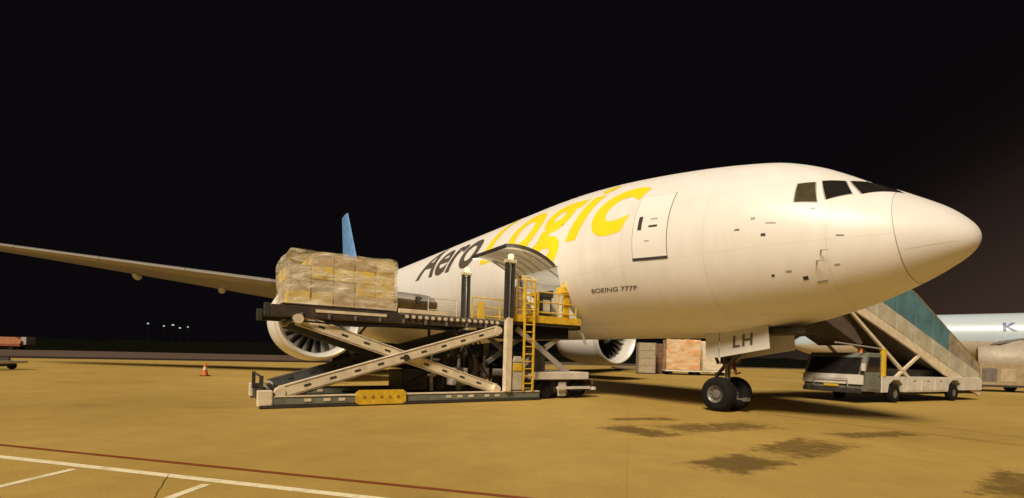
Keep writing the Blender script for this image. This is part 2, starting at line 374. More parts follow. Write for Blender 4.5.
def skin(a, t, off=0.):
    p = surf(a, t)
    if not off: return p
    da = surf(a + .02, t) - surf(max(a - .02, .001), t); dt = surf(a, t + .5) - surf(a, t - .5)
    n = da.cross(dt).normalized()
    c = Vector((a, 0, ZC + (fT(a) + fB(a)) / 2))
    if n.dot(p - c) < 0: n = -n
    return p + n * off
def lin(a, b, n): return [a + (b - a) * i / n for i in range(n + 1)]

plane = aroot('cargo_aircraft', 5.89, 0, 'large white wide-body cargo aircraft with yellow and grey lettering on its side', 'aircraft')
DA0, DA1 = 11.0, 13.7            # forward lower cargo door
T0, T1 = 97.5, 146.25
tt = lin(0, 360, 96)
RA = 1.22
st_r = [RA * (i / 24) ** 2 for i in range(25)]
def seam(t): return 1.03 + .32 * math.cos(rad(t) / 2) ** 4
def fsurf(a, t): return surf(a + (seam(t) - RA) * max(0, min(1, (2.0 - a) / (2.0 - RA))), t) if a < 2 else surf(a, t)
mb = MB(); mb.grid(lambda a, t: surf(max(a, .0002) * seam(t) / RA, t), st_r, tt)
radome = mb.build('radome', M_radome, plane, smooth=True)
st_f = [RA + .012] + lin(1.35, 4, 18) + lin(4.2, 10.8, 24) + [DA0] + lin(11.4, 13.3, 5) + [DA1] + lin(14.2, 42, 40) + lin(42.8, 63, 30)
i0, i1 = st_f.index(DA0), st_f.index(DA1); j0, j1 = 26, 39
mb = MB(); mb.grid(fsurf, st_f, tt, skip=lambda i, j: i0 <= i < i1 and j0 <= j < j1)
mb.add([surf(63, t) for t in tt[:-1]], [tuple(range(96))])
fus = mb.build('fuselage', M_skin, plane, smooth=True)
# radome gap ring
mb = MB(); mb.grid(lambda a, t: skin(seam(t) + a, t, -.010), [-.014, .02], tt); mb.build('radome_seam', mat('seam_tan', (.40, .36, .31), .6), radome, smooth=True)
# lightning strips
for t in (112, 248, 180):
    mb = MB(); mb.grid(lambda a, v: skin(a, t + v * .5 / max(fW(a), .2), .004), lin(.22, .98, 8), [-1, 1]); mb.build('lightning_strip', M_radome, radome)

def patch_at(name, m, parent, qa, off, n=8, thick=0.):
    """four-cornered piece of skin: corners (a,t) clockwise"""
    (a0, t0), (a1, t1), (a2, t2), (a3, t3) = qa
    def f(u, v):
        a = (a0*(1-u)+a1*u)*(1-v)+(a3*(1-u)+a2*u)*v; t = (t0*(1-u)+t1*u)*(1-v)+(t3*(1-u)+t2*u)*v
        return skin(a, t, off)
    mb = MB(); mb.grid(f, lin(0, 1, n), lin(0, 1, n))
    # rim back to the skin
    def rim(fn):
        mb.grid(lambda u, v: fn(u) if v == 0 else fn(u) - (fn(u) - Vector((fn(u).x, 0, ZC))).normalized() * (off + .01), lin(0, 1, n), [0, 1])
    rim(lambda u: f(u, 0)); rim(lambda u: f(u, 1)); rim(lambda u: f(0, u)); rim(lambda u: f(1, u))
    return mb.build(name, m, parent, smooth=True)
def grow(q, k):
    ca = sum(p[0] for p in q) / 4; ct = sum(p[1] for p in q) / 4
    out = []
    for a, t in q:
        da, dt = a - ca, t - ct
        out.append((a + math.copysign(k, da), t + math.copysign(k * 57.3 / max(fW(ca), .5), dt)))
    return out
wins = [[(3.01, 51), (2.94, 67.6), (2.51, 64.7), (2.71, 45.0)], [(2.60, 41.8), (2.35, 61.2), (1.96, 48.2), (2.24, 31.6)], [(2.17, 28.6), (1.79, 46.0), (1.23, 22.0), (1.70, 2.5)]]
for sgn in (1, -1):
    for q in wins:
        qq = [(a, sgn * t) for a, t in q]
        fr = patch_at('cockpit_window', M_grey, plane, grow(q, .022) if sgn > 0 else [(a, -t) for a, t in grow(q, .022)], .005)
        patch_at('window_glass', M_glass if q is not wins[0] else mat('painted_reflection_glass', (.075, .068, .035), .12, var=.25, scale=2.), fr, qq, .010)  # olive reflection on the aft side window is put into the glass colour

for sgn in (1, -1):
    p = skin(1.5, sgn * 30, .03); q = skin(1.95, sgn * 20, .03)
    mb = MB(); mb.cyl(p, q, .012, .008, 6); mb.build('wiper', M_dark, plane)
# main entry doors of the forward cabin, both sides
for sgn in (1, -1):
    dq = [(7.34, 56), (7.26, 99.3), (6.06, 99.6), (6.12, 56)]
    dq = [(a, sgn * t) for a, t in dq]
    def g(q, k): return [(a + (k if i < 2 else -k), t + sgn * (-k if i in (0, 3) else k) * 57.3 / 2.9) for i, (a, t) in enumerate(q)]
    gs = patch_at('entry_door', M_seam, plane, g(dq, .02), .003, 12)
    dl = patch_at('door_panel', M_white, gs, dq, .012, 12)
    patch_at('door_window', M_dark, gs, [(7.13, sgn*72.5), (7.12, sgn*81.5), (6.98, sgn*81.5), (6.99, sgn*72.5)], .018, 4)
    patch_at('door_handle', M_dark, gs, [(6.72, sgn*79), (6.72, sgn*80.3), (6.42, sgn*80.3), (6.42, sgn*79)], .020, 4)
    patch_at('door_placard', M_grey, gs, [(6.68, sgn*74.5), (6.68, sgn*75.2), (6.45, sgn*75.2), (6.45, sgn*74.5)], .019, 4)
    patch_at('door_placard', M_grey, gs, [(6.82, sgn*88.5), (6.82, sgn*89.1), (6.66, sgn*89.1), (6.66, sgn*88.5)], .019, 4)
    patch_at('sill_plate', M_dark, gs, [(7.28, sgn*99.0), (7.28, sgn*100.6), (6.04, sgn*100.8), (6.04, sgn*99.2)], .020, 8)
# static ports, probes, small panels on the nose
for (a, t, w, h, m) in ((3.5, 92, .10, .07, M_dark), (3.05, 118, .12, .05, M_grey), (2.75, 125, .10, .1, M_dark), (2.45, 130, .2, .06, M_grey), (3.4, 120, .06, .06, M_dark),
                        (2.1, 117, .1, .04, M_grey), (3.35, 84, .22, .03, M_grey), (2.0, 92, .14, .03, M_metal), (4.1, 88, .12, .04, M_metal), (3.75, 81, .1, .06, M_grey), (2.55, 71, .08, .04, M_grey)):
    dt = h * 57.3 / fW(a) / 2
    patch_at('static_port', m, plane, [(a + w/2, t - dt), (a + w/2, t + dt), (a - w/2, t + dt), (a - w/2, t - dt)], .008, 2)
for a, t in ((2.35, 104), (2.45, 112)):
    p = skin(a, t, 0); q = skin(a, t, .08)
    mb = MB(); mb.cyl(p, q, .02, .012, 8).cyl(q, q + Vector((-.16, .02, -.02)), .01, .006, 8); mb.build('pitot_probe', M_metal, plane)

# lettering wrapped on the skin
def text_mesh(txt, shear, bold, gap=1.0):
    cu = bpy.data.curves.new('txt', 'FONT'); cu.body = txt; cu.shear = shear; cu.offset = bold; cu.space_character = gap; cu.resolution_u = 6; cu.fill_mode = 'FRONT'
    ob = bpy.data.objects.new('txt', cu); C.objects.link(ob)
    dg = bpy.context.evaluated_depsgraph_get(); me = bpy.data.meshes.new_from_object(ob.evaluated_get(dg))
    bpy.data.objects.remove(ob); bpy.data.curves.remove(cu)
    return me
def lettering(name, txt, a0, a1, t_base0, t_base1, ylo, yhi, m, parent, shear=.3, bold=.015, off=.006, side=1, cut=.12, gap=1.0):
    me = text_mesh(txt, shear, bold, gap); bm = bmesh.new(); bm.from_mesh(me)
    xs = [v.co.x for v in bm.verts]; ys = [v.co.y for v in bm.verts]
    x0, x1, y0, y1 = min(xs), max(xs), min(ys), max(ys)
    for v in bm.verts:
        v.co.x = (v.co.x - x0) / (x1 - x0) * abs(a1 - a0); v.co.y = ylo + (v.co.y - y0) / (y1 - y0) * (yhi - ylo); v.co.z = 0
    y = ylo + cut
    while y < yhi:
        bmesh.ops.bisect_plane(bm, geom=bm.verts[:] + bm.edges[:] + bm.faces[:], plane_co=(0, y, 0), plane_no=(0, 1, 0)); y += cut
    x = .6
    while x < abs(a1 - a0):
        bmesh.ops.bisect_plane(bm, geom=bm.verts[:] + bm.edges[:] + bm.faces[:], plane_co=(x, 0, 0), plane_no=(1, 0, 0)); x += .6
    o0 = Vector(OFF[parent.name]); Ltot = abs(a1 - a0)
    for v in bm.verts:
        k = v.co.x / Ltot; a = a0 + (a1 - a0) * k; t = (t_base0 + (t_base1 - t_base0) * k) - v.co.y / 3.1 * 57.296
        v.co = skin(a, side * t, off) - o0
    bmesh.ops.recalc_face_normals(bm, faces=bm.faces)
    bm.to_mesh(me); bm.free(); me.materials.clear(); me.materials.append(m)
    ob = bpy.data.objects.new(name, me); C.objects.link(ob); ob.parent = parent; OFF[ob.name] = tuple(o0)
    return ob
o = lettering('lettering', 'Aero', 26.0, 17.75, 77.5, 79.5, -.03, 2.42, M_textgrey, plane, shear=.32, bold=.024); o['label'] = 'dark grey italic Aero lettering'
o = lettering('lettering', 'Logic', 17.25, 7.25, 80.5, 80.8, -.98, 2.9, M_textyel, plane, shear=.32, bold=.026, gap=1.10); o['label'] = 'bright yellow italic Logic lettering'
o = lettering('lettering', 'AeroLogic', 7.6, 26.0, 83, 78, -.9, 2.7, M_textyel, plane, shear=.3, bold=.03, side=-1)
o = lettering('lettering', 'BOEING 777F', 9.42, 7.32, 119.9, 119.5, 0, .17, M_textgrey, plane, shear=.2, bold=.012, cut=.2)

# cargo door: curved leaf hinged at the top, swung up and out; lined hold behind
hg = surf(DA0, T0); H_s, H_z = hg.y, hg.z
ang = rad(132)
def swing(p, extra=0.):
    ds, dz = p.y - H_s, p.z - H_z
    c_, s_ = math.cos(ang), math.sin(ang)
    return Vector((p.x, H_s + .03 + ds * c_ - dz * s_, H_z + .03 + ds * s_ + dz * c_))
aa = lin(DA0 + .03, DA1 - .03, 8); td = lin(T0 + .4, T1 - 5, 14)
mb = MB(); mb.grid(lambda a, t: swing(skin(a, t, 0)), aa, td)
leaf = mb.build('cargo_door', M_white, plane, smooth=True, label='open cargo door swung up and outward')
mb = MB(); mb.grid(lambda a, t: swing(skin(a, t, -.14)), aa, td, flip=True); mb.build('door_lining', mat('door_liner', (.72, .69, .63), .4, var=.1), leaf, smooth=True)
mb = MB()
for fix in (0, 1):
    a = aa[0] if not fix else aa[-1]
    mb.grid(lambda o_, t: swing(skin(a, t, o_)), [0, -.14], td)
for t in (td[0], td[-1]): mb.grid(lambda a, o_: swing(skin(a, t, o_)), aa, [0, -.14])
mb.build('door_edge', M_dark, leaf)
for k in range(5):
    a = DA0 + .3 + k * .52
    mb = MB(); mb.grid(lambda a_, t: swing(skin(a_, t, -.17)), [a, a + .07], td); mb.build('door_rib', M_grey, leaf)
for a in (DA0 + .2, DA1 - .2):
    p = swing(skin(a, 125, -.15)); q = skin(a, T0 + 10, -.25)
    mb = MB(); mb.cyl(p, q, .035, .03, 10); mb.build('door_actuator', M_metal, leaf)
# hold
M_liner = mat('hold_liner', (.72, .69, .63), .5, var=.06, scale=2.)
hz0, hz1 = surf(DA0, T1).z, surf(DA0, T0).z
hs0 = surf(DA0, T1).y; hs1 = surf(DA0, T0).y
mb = MB()
mb.box(9.2, 15.5, -1.6, hs0 - .02, hz0 - .06, hz0 - .01)
mb.box(9.2, 15.5, -2.7, 2.75, hz1 + .05, hz1 + .08)
wl_ = [(-1.6, hz0), (1.6, hz0), (2.55, hz0 + 1.2), (2.8, hz1 + .05), (-2.8, hz1 + .05), (-2.55, hz0 + 1.2)]
mb.prism(wl_, 9.15, 9.2, 0); mb.prism(wl_, 15.5, 15.55, 0)
mb.add([(9.2, -1.6, hz0), (15.5, -1.6, hz0), (15.5, -2.55, hz0 + 1.2), (9.2, -2.55, hz0 + 1.2), (15.5, -2.8, hz1 + .05), (9.2, -2.8, hz1 + .05)], [(0, 1, 2, 3), (3, 2, 4, 5)])
mb.build('hold_lining', M_liner, plane)
for a_, b_ in ((DA0 - .12, DA0), (DA1 + .12, DA1)):
    mb = MB(); mb.grid(lambda t, k: skin(a_ if k == 2 else b_, t, (.004, -.15, -.15)[k]), lin(T0, T1, 14), [0, 1, 2]); mb.build('door_frame', M_dark, plane)
mb = MB()
for k in range(6): mb.cyl((DA0 + .3 + k * .42, -1.6, hz0 + .02), (DA0 + .3 + k * .42, hs0 - .05, hz0 + .02), .045, .045, 8)
mb.build('hold_roller_track', M_steel, plane)
mb = MB(); mb.box(11.6, 13.1, .4, .55, hz1 - .02, hz1 + .03); hl = mb.build('hold_ceiling_light', mat('hold_lamp', (1, .95, .85), .3, emit=9), plane)
ld = bpy.data.lights.new('hold_lamp_light', 'AREA'); ld.energy = 160; ld.color = (1, .93, .8); ld.size = 1.2
lo = bpy.data.objects.new('hold_lamp_light', ld); C.objects.link(lo); lo.parent = hl; lo.location = Vector((12.35, .9, hz1 - .06)) - Vector((5.89, 0, 0))

# belly fairing
mb = MB()
def fair(a, t):
    k = min(1, max(0, (a - 19.5) / 5)) * min(1, max(0, (41 - a) / 6)); k = k * k * (3 - 2 * k)
    p = surf(a, t); ex = .55 * k * max(0, math.sin(rad((t - 95) / 170 * 180)))
    return p + Vector((0, math.copysign(.45 * k * abs(math.sin(rad(t))), math.sin(rad(t))), -ex * .35)) + Vector((0, 0, 0))
mb.grid(fair, lin(19.5, 41, 34), lin(98, 262, 40)); mb.build('belly_fairing', M_skin, plane, smooth=True)

# ------------------------------------------------------------------ wings
def le(s): return 22 + (s - 3.1) * .68 + (max(0, s - 28.5) ** 1.5) * .35
def ch(s):
    if s < 9.7: return 13.4 - (s - 3.1) * .76
    return 8.38 - (s - 9.7) * .245 - max(0, s - 29) * .5
def dz(s): return 4.45 + (s - 3.1) * .119 + max(0, s - 3.1) ** 2 * .0004
def foil(k, th, cam_=.012):   # 0..1 upper from LE to TE, then lower back
    pts = []
    n = 14
    for i in range(n + 1):
        x = (1 - math.cos(math.pi * i / n)) / 2
        y = 5 * th * (.2969 * math.sqrt(x) - .126 * x - .3516 * x * x + .2843 * x ** 3 - .1036 * x ** 4); pts.append((x, y + cam_ * 4 * x * (1 - x)))
    low = []
    for i in range(n - 1, 0, -1):
        x = (1 - math.cos(math.pi * i / n)) / 2
        y = 5 * th * (.2969 * math.sqrt(x) - .126 * x - .3516 * x * x + .2843 * x ** 3 - .1036 * x ** 4); low.append((x, -y * .9 + cam_ * 4 * x * (1 - x)))
    return pts + low
for sgn in (1, -1):
    ss = lin(2.6, 9.7, 6) + lin(11, 28, 10)[0:] + [29, 30, 31, 31.8, 32.4]
    def sec(s):
        th = .105 if s < 9.7 else .078; twist = rad(2.5 - 5.5 * (s - 3) / 29)
        c_ = ch(s); out = []
        for x, y in foil(0, th):
            X, Z = x * c_, y * c_
            out.append(Vector((le(s) + X, sgn * s, dz(s) + Z - X * math.tan(twist))))
        return out
    secs = [sec(s) for s in ss]; n = len(secs[0]); mb = MB(); vv = [p for q in secs for p in q]
    ff = [(i*n+j, i*n+(j+1) % n, (i+1)*n+(j+1) % n, (i+1)*n+j) for i in range(len(secs)-1) for j in range(n)]
    ff += [tuple(range((len(secs)-1)*n, len(secs)*n))]
    mb.add(vv, ff); wg = mb.build('wing', M_wing, plane, smooth=True, merge=True)
    # leading edge slats in bare metal
    for (sa, sb) in ((4.2, 8.4), (11.2, 15.47), (15.5, 19.77), (19.8, 24.07), (24.1, 28.3)):
        mb = MB()
        def sl(s, i):
            q = sec(s); m_ = [n - 3, n - 2, n - 1, 0, 1, 2, 3][i]; c0 = q[0] + Vector((.35, 0, 0)); d = q[m_] - c0
            return c0 + d * 1.03 + Vector((-.012, 0, 0))
        mb.grid(sl, lin(sa, sb, 6), list(range(7))); mb.build('slat', M_slat, wg, smooth=True)
    # flap track fairings
    for s, l in ((6.6, 4.2), (13.5, 3.0), (18.5, 2.6)):
        te = le(s) + ch(s); z0 = dz(s) - ch(s) * .03 + .22
        mb = MB(); mb.lathe([(-l * .62, .02), (-l * .5, .13), (-l * .2, .24), (l * .1, .24), (l * .35, .12), (l * .42, .02)], (te - .2, sgn * s, z0 - .12), 'x', 16)
        mb.build('flap_track_fairing', M_grey2, wg, smooth=True)
    # inboard landing light in the wing root
    if sgn > 0:
        q = sec(4.0)[0]; mb = MB(); mb.lathe([(-.03, .0), (-.03, .2), (.1, .24)], q + Vector((.02, 0, .02)), 'x', 16); mb.build('landing_light', M_glass, wg, smooth=True)
    # ---------------- engine
    EA, ES, EZ, ER = 20.62, 9.7 * sgn, 3.03, 1.97
    mb = MB()
    mb.lathe([(1.45, 1.63), (.9, 1.62), (.45, 1.62), (.18, 1.68), (.05, 1.75), (0, 1.81), (.04, 1.87), (.16, 1.92), (.35, 1.955)], (EA, ES, EZ), 'x', 64)
    lip = mb.build('engine', M_metal if False else mat('inlet_lip_metal', (.72, .69, .64), .38, .25, var=.04), plane, smooth=True, label='engine on the %s wing' % ('near' if sgn > 0 else 'far'))
    mb = MB(); mb.lathe([(.351, 1.957), (.9, 2.0), (2.0, 2.03), (3.2, 1.98), (4.4, 1.78), (5.0, 1.6), (5.02, 1.5), (4.4, 1.55)], (EA, ES, EZ), 'x', 64); mb.build('nacelle', M_white, lip, smooth=True)
    mb = MB(); mb.lathe([(4.3, 1.2), (5.2, 1.0), (6.1, .72), (6.12, .6), (5.2, .55), (7.0, .05)], (EA, ES, EZ), 'x', 32); mb.build('exhaust_cone', M_dmetal, lip, smooth=True)
    mb = MB(); mb.lathe([(1.55, 1.62), (1.56, .5)], (EA, ES, EZ), 'x', 48); mb.lathe([(4.31, 1.54), (4.3, .9)], (EA, ES, EZ), 'x', 32); mb.build('fan_backing', M_black, lip)
    mb = MB(); mb.lathe([(.62, .0), (.66, .09), (.85, .26), (1.1, .42), (1.35, .52), (1.5, .54)], (EA, ES, EZ), 'x', 32); mb.build('spinner', mat('spinner_grey', (.12, .11, .1), .35), lip, smooth=True)
    # fan blades: one mesh, 22 copies around the hub
    nb = 22; bme = MB()
    def blade(r, c_):
        k = (r - .45) / 1.15; stag = rad(25 + 38 * k); half = .20 + .10 * math.sin(k * math.pi * .75)
        swp = .12 * math.sin(k * math.pi * 1.3) - .1 * k * k
        return Vector((1.22 + swp + c_ * half * math.cos(stag), c_ * half * math.sin(stag) + .10 * math.sin(k * 3.0) * (1 - .3 * c_), r))
    bme.grid(blade, lin(.45, 1.6, 9), lin(-1, 1, 4)); bme.grid(lambda r, c_: blade(r, c_) + Vector((.012, .008, 0)), lin(.45, 1.6, 9), lin(-1, 1, 4), flip=True)
    b0 = bme.build('fan_blade', mat('fan_blade_titanium', (.30, .29, .28), .33, .75, var=.06), lip, smooth=True, off=(0, 0, 0))
    base = Vector((EA - 5.89, ES, EZ)); b0.location = base; b0.rotation_euler = (0, 0, 0)
    for i in range(1, nb): copy_part(b0, lip, location=base, rotation_euler=(2 * math.pi * i / nb, 0, 0))
    # pylon
    mb = MB(); zt = dz(9.7) + .25
    mb.prism([(EA + 1.6, EZ + 1.95), (EA + 3.4, zt - .1), (EA + 8.2, zt - .35), (EA + 8.4, EZ + 1.7), (EA + 4.4, EZ + 1.5)], ES - .2, ES + .2, 1)
    mb.build('pylon', M_white, lip, bevel=.03)
    for sd in (-1, 1):
        mb = MB(); o_ = Vector((EA + 1.0, ES + sd * 1.42, EZ + 1.42)); mb.prism([(o_.x, o_.z - .05), (o_.x + .9, o_.z + .35), (o_.x + 1.5, o_.z + .3), (o_.x + 1.6, o_.z - .05)], o_.y - .02, o_.y + .02, 1); mb.build('nacelle_strake', M_white, lip)
    # main gear bogie
    gs_ = 5.49 * sgn; ga = 31.7
    mb = MB(); mb.cyl((ga, gs_, .7), (ga - .1, gs_, 4.3), .2, .24, 14).cyl((ga - 1.5, gs_, .7), (ga + 1.5, gs_, .7), .15, .15, 10)
    for k in (-1.47, 0, 1.47): mb.cyl((ga + k, gs_ - .75, .67), (ga + k, gs_ + .75, .67), .09, .09, 8)
    mb.cyl((ga - .05, gs_, 2.2), (ga + .2, gs_ - sgn * 1.6, 4.1), .09, .09, 8)
    mg = mb.build('main_landing_gear', M_steel, plane, smooth=True)
    w0 = None
    for k in (-1.47, 0, 1.47):
        for w_ in (-.7, .7):
            if w0 is None:
                t_ = MB(); t_.lathe([(-.24, .36), (-.25, .5), (-.22, .62), (-.12, .67), (.12, .67), (.22, .62), (.25, .5), (.24, .36)], (0, 0, 0), 'y', 24); t_.lathe([(-.2, .36), (-.16, .02)], (0, 0, 0), 'y', 24); t_.lathe([(.2, .36), (.16, .02)], (0, 0, 0), 'y', 24)
                w0 = t_.build('wheel', M_black, mg, smooth=True, off=(0, 0, 0)); w0.location = (ga + k - 5.89, gs_ + w_, .67)
            else: copy_part(w0, mg, location=(ga + k - 5.89, gs_ + w_, .67))

# ------------------------------------------------------------------ tail
def tailplane(name, pts, thick, m, parent, vertical):
    # pts: root LE, root chord, tip LE, tip chord given as (a, span, chord)
    mb = MB(); (a0, h0, c0), (a1, h1, c1) = pts; secs = []
    for k in lin(0, 1, 10):
        a, h, c_ = a0 + (a1 - a0) * k, h0 + (h1 - h0) * k, c0 + (c1 - c0) * k
        sec_ = []
        for x, y in foil(0, .068, 0):
            sec_.append(Vector((a + x * c_, y * c_, h)) if vertical else Vector((a + x * c_, h, ZC + 1.6 + abs(h) * .12 + y * c_)))
        secs.append(sec_)
    n = len(secs[0]); mb.add([p for q in secs for p in q], [(i*n+j, i*n+(j+1) % n, (i+1)*n+(j+1) % n, (i+1)*n+j) for i in range(10) for j in range(n)] + [tuple(range(10*n, 11*n))])
    return mb.build(name, m, parent, smooth=True, merge=True)
fin = tailplane('tail_fin', [(49.8, 7.9, 9.2), (58.3, 18.75, 3.2)], .1, M_blue, plane, True); fin['label'] = 'blue tail fin'
mb = MB(); mb.prism([(55.2, 14.2), (57.6, 17.3), (60.6, 17.3), (60.0, 14.2)], -.36, .36, 1)
for sgn in (1, -1): tailplane('tailplane', [(54.2, .9 * sgn, 6.4), (60.6, 10.7 * sgn, 2.2)], .1, M_white, plane, False)

# ------------------------------------------------------------------ nose gear
gear = MB(); gear.cyl((5.89, 0, .5), (5.86, 0, 1.5), .085, .085, 16).cyl((5.86, 0, 1.35), (5.75, 0, 2.75), .14, .15, 16)
gear.cyl((5.89, -.38, .545), (5.89, .38, .545), .075, .075, 12)
ng = gear.build('nose_landing_gear', mat('gear_grey', (.22, .20, .17), .4, .3, var=.1), plane, smooth=True)
mb = MB(); mb.cyl((5.8, .0, 1.45), (4.55, 0, 2.55), .06, .06, 10).cyl((5.8, .14, 1.5), (4.6, .35, 2.5), .035, .035, 8).cyl((5.8, -.14, 1.5), (4.6, -.35, 2.5), .035, .035, 8); mb.build('drag_brace', M_steel, ng)
mb = MB(); mb.beam((5.95, 0, .72), (6.28, 0, 1.08), .16, .05).beam((6.28, 0, 1.08), (5.95, 0, 1.48), .16, .05); mb.build('torque_link', M_steel, ng)
mb = MB()
for sd in (-1, 1): mb.cyl((5.72, sd * .1, 1.62), (5.72, sd * .44, 1.62), .06, .05, 10)
mb.box(5.6, 6.0, -.22, .22, 1.5, 1.72); mb.build('steering_actuator', M_dmetal, ng)
for sd in (-1, 1):
    mb = MB(); mb.lathe([(-.09, .0), (-.09, .095), (.02, .11), (.1, .05)], (5.62, sd * .26, 1.86), 'x', 14); mb.build('taxi_light', M_metal, ng, smooth=True)
mb = MB(); mb.box(5.55, 6.12, -.3, .3, 1.74, 1.98); mb.build('steering_collar', M_dmetal, ng, bevel=.03)
mb = MB(); mb.cyl((5.45, .2, 1.2), (5.75, .05, 1.75), .045, .045, 8).cyl((5.45, .2, 1.2), (5.3, .22, 1.25), .03, .03, 8); mb.build('tow_light', mat('gear_red', (.16, .03, .02), .5), ng)
mb = MB(); mb.cyl((6.0, .3, 1.5), (6.35, .45, 2.4), .05, .05, 8).cyl((5.6, .3, 1.55), (5.0, .45, 2.4), .05, .05, 8); mb.build('lock_link', M_dmetal, ng)
mb = MB(); mb.path([(5.8, .1, .7), (5.72, .17, 1.0), (5.75, .14, 1.4), (5.7, .1, 1.8)], .014, 6).path([(5.97, -.08, .7), (6.02, -.1, 1.1), (5.95, -.07, 1.6)], .012, 6); mb.build('hydraulic_line', M_black, ng)
mb = MB(); mb.beam((5.9, .08, .42), (5.2, .02, .42), .05, .05).box(5.15, 5.3, -.1, .1, .37, .47); mb.build('tow_fitting', M_steel, ng)
for sd in (-1, 1):
    o_ = (5.89, sd * .42, .545)
    mb = MB(); mb.lathe([(-.2, .27), (-.215, .36), (-.2, .47), (-.14, .53), (-.06, .545), (.06, .545), (.14, .53), (.2, .47), (.215, .36), (.2, .27)], o_, 'y', 40)
    ty = mb.build('wheel', M_black, ng, smooth=True)
    mb = MB()
    for s2 in (-1, 1): mb.lathe([(s2 * .2, .272), (s2 * .19, .25), (s2 * .12, .21), (s2 * .10, .15), (s2 * .15, .13), (s2 * .17, .06), (s2 * .17, .0)], o_, 'y', 32)
    mb.build('wheel_rim', mat('rim_grey', (.19, .18, .165), .4, .3, var=.1, scale=6), ty, smooth=True)
    mb = MB()
    for k in range(10):
        t = 2 * math.pi * k / 10; mb.cyl((o_[0] + .18 * math.cos(t), o_[1] - .14 * 1, o_[2] + .18 * math.sin(t)), (o_[0] + .18 * math.cos(t), o_[1] + .14, o_[2] + .18 * math.sin(t)), .018, .018, 6)
    mb.build('rim_bolts', M_dmetal, ty)
# wheel bay: dark recess drawn as a shallow box under the belly plus four doors
mb = MB(); mb.box(3.3, 6.7, -.55, .55, 2.41, 2.56); mb.build('wheel_bay', M_dark, plane)
M_geardoor = mat('gear_door_paint', (.62, .60, .56), .45, var=.05, scale=2.)
for sd in (-1, 1):
    mb = MB(); q = [(4.22, 2.66), (5.72, 2.47), (5.72, 1.70), (4.15, 1.98)]
    mb.prism(q, sd * .68 - .02, sd * .68 + .02, 1); gd = mb.build('gear_door', M_geardoor, plane, bevel=.008, label='white nose gear door lettered LH' if sd > 0 else None)
    mb = MB(); mb.prism([(5.75, 2.465), (6.22, 2.41), (6.2, 1.69), (5.75, 1.695)], sd * .68 - .02, sd * .68 + .02, 1); mb.build('gear_door', M_geardoor, plane, bevel=.008)
    mb = MB(); mb.beam((5.0, sd * .66, 2.2), (5.0, sd * .35, 2.5), .04, .04).beam((5.7, sd * .66, 2.1), (5.7, sd * .35, 2.5), .04, .04); mb.build('door_strut', M_steel, gd)
    me = text_mesh('LH', 0, .03, 1.2); bm = bmesh.new(); bm.from_mesh(me)
    x0 = min(v.co.x for v in bm.verts); x1 = max(v.co.x for v in bm.verts); y0 = min(v.co.y for v in bm.verts); y1 = max(v.co.y for v in bm.verts)
    for v in bm.verts:
        u = (v.co.x - x0) / (x1 - x0); w = (v.co.y - y0) / (y1 - y0)
        a = (5.27 - .62 * u) if sd > 0 else (4.65 + .62 * u)
        zz = 2.04 + .37 * w - (a - 4.95) * .15
        v.co = Vector((a - 5.89, sd * (.68 + .026), zz))
    bm.to_mesh(me); bm.free(); me.materials.clear(); me.materials.append(M_textgrey)
    ob = bpy.data.objects.new('lettering', me); C.objects.link(ob); ob.parent = gd

# ================================================================== cargo loader (aircraft-frame coordinates)
ld_ = aroot('cargo_loader', 10.6, 9.0, 'cream scissor-lift cargo loader raised to the aircraft hold, with yellow ladder and rails', 'cargo loader')
A0, A1 = 10.6, 14.0          # near and far side
S0, S1 = 12.95, 4.0          # outer end, aircraft end
# base frame: side rails, end beams
for a, nm in ((A0 + .1, 1), (A1 - .1, 0)):
    mb = MB(); mb.box(a - .1, a + .1, S1, S0, .10, .30); r_ = mb.build('base_rail', M_green, ld_, bevel=.01)
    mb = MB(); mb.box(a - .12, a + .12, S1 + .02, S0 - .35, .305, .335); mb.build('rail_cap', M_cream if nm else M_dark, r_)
    mb = MB(); mb.box(a - .14, a + .14, S1, S0 - .02, .02, .095); mb.build('rail_skid', M_dark, r_)
    for s in (11.8, 11.3, 10.9, 7.6, 7.2, 6.8, 6.2, 5.8):
        mb = MB(); mb.box(a - .115, a - .102, s - .12, s + .06, .17, .25); mb.build('rail_marking', M_cream, r_)
mb = MB(); mb.box(A0 + .21, A1 - .21, S0 - .25, S0 - .05, .1, .32); mb.build('end_beam', M_dark, ld_, bevel=.01)
mb = MB(); mb.box(A0 + .21, A1 - .21, 8.4, 8.7, .1, .28); mb.build('end_beam', M_dark, ld_, bevel=.01)
for a in (A0 + .02, A1 - .24):
    mb = MB(); mb.box(a - .04, a + .26, S0 - .32, S0 + .04, .06, .48); mb.build('corner_jack', M_cream, ld_, bevel=.03)
    mb = MB(); mb.cyl((a + .1, S0 - .15, .01), (a + .1, S0 - .15, .07), .15, .12, 14); mb.build('jack_foot', M_dark, ld_)
for k, a in enumerate((A0 + .35, A1 - .35)):
    mb = MB(); mb.box(a - .04, a + .04, S0 - .12, S0 - .02, .32, .85); mb.build('end_post', M_dark, ld_)
mb = MB(); mb.cyl((A0 + .35, S0 - .07, .82), (A1 - .35, S0 - .07, .82), .03, .03, 8); mb.build('end_bar', M_dark, ld_)
# yellow side plate with round holes
mb = MB(); mb.prism([(9.0, .10), (9.1, .04), (10.4, .04), (10.5, .10), (10.5, .38), (10.4, .46), (9.1, .46), (9.0, .38)], A0 - .05, A0 - .012, 0); yp = mb.build('yellow_side_plate', M_yellow, ld_, bevel=.006)
mb = MB()
for k in range(5): mb.cyl((A0 - .056, 9.25 + k * .25, .25), (A0 - .0495, 9.25 + k * .25, .25), .055, .055, 12)
mb.build('plate_holes', mat('amber_dark', (.35, .2, .02), .5), yp)
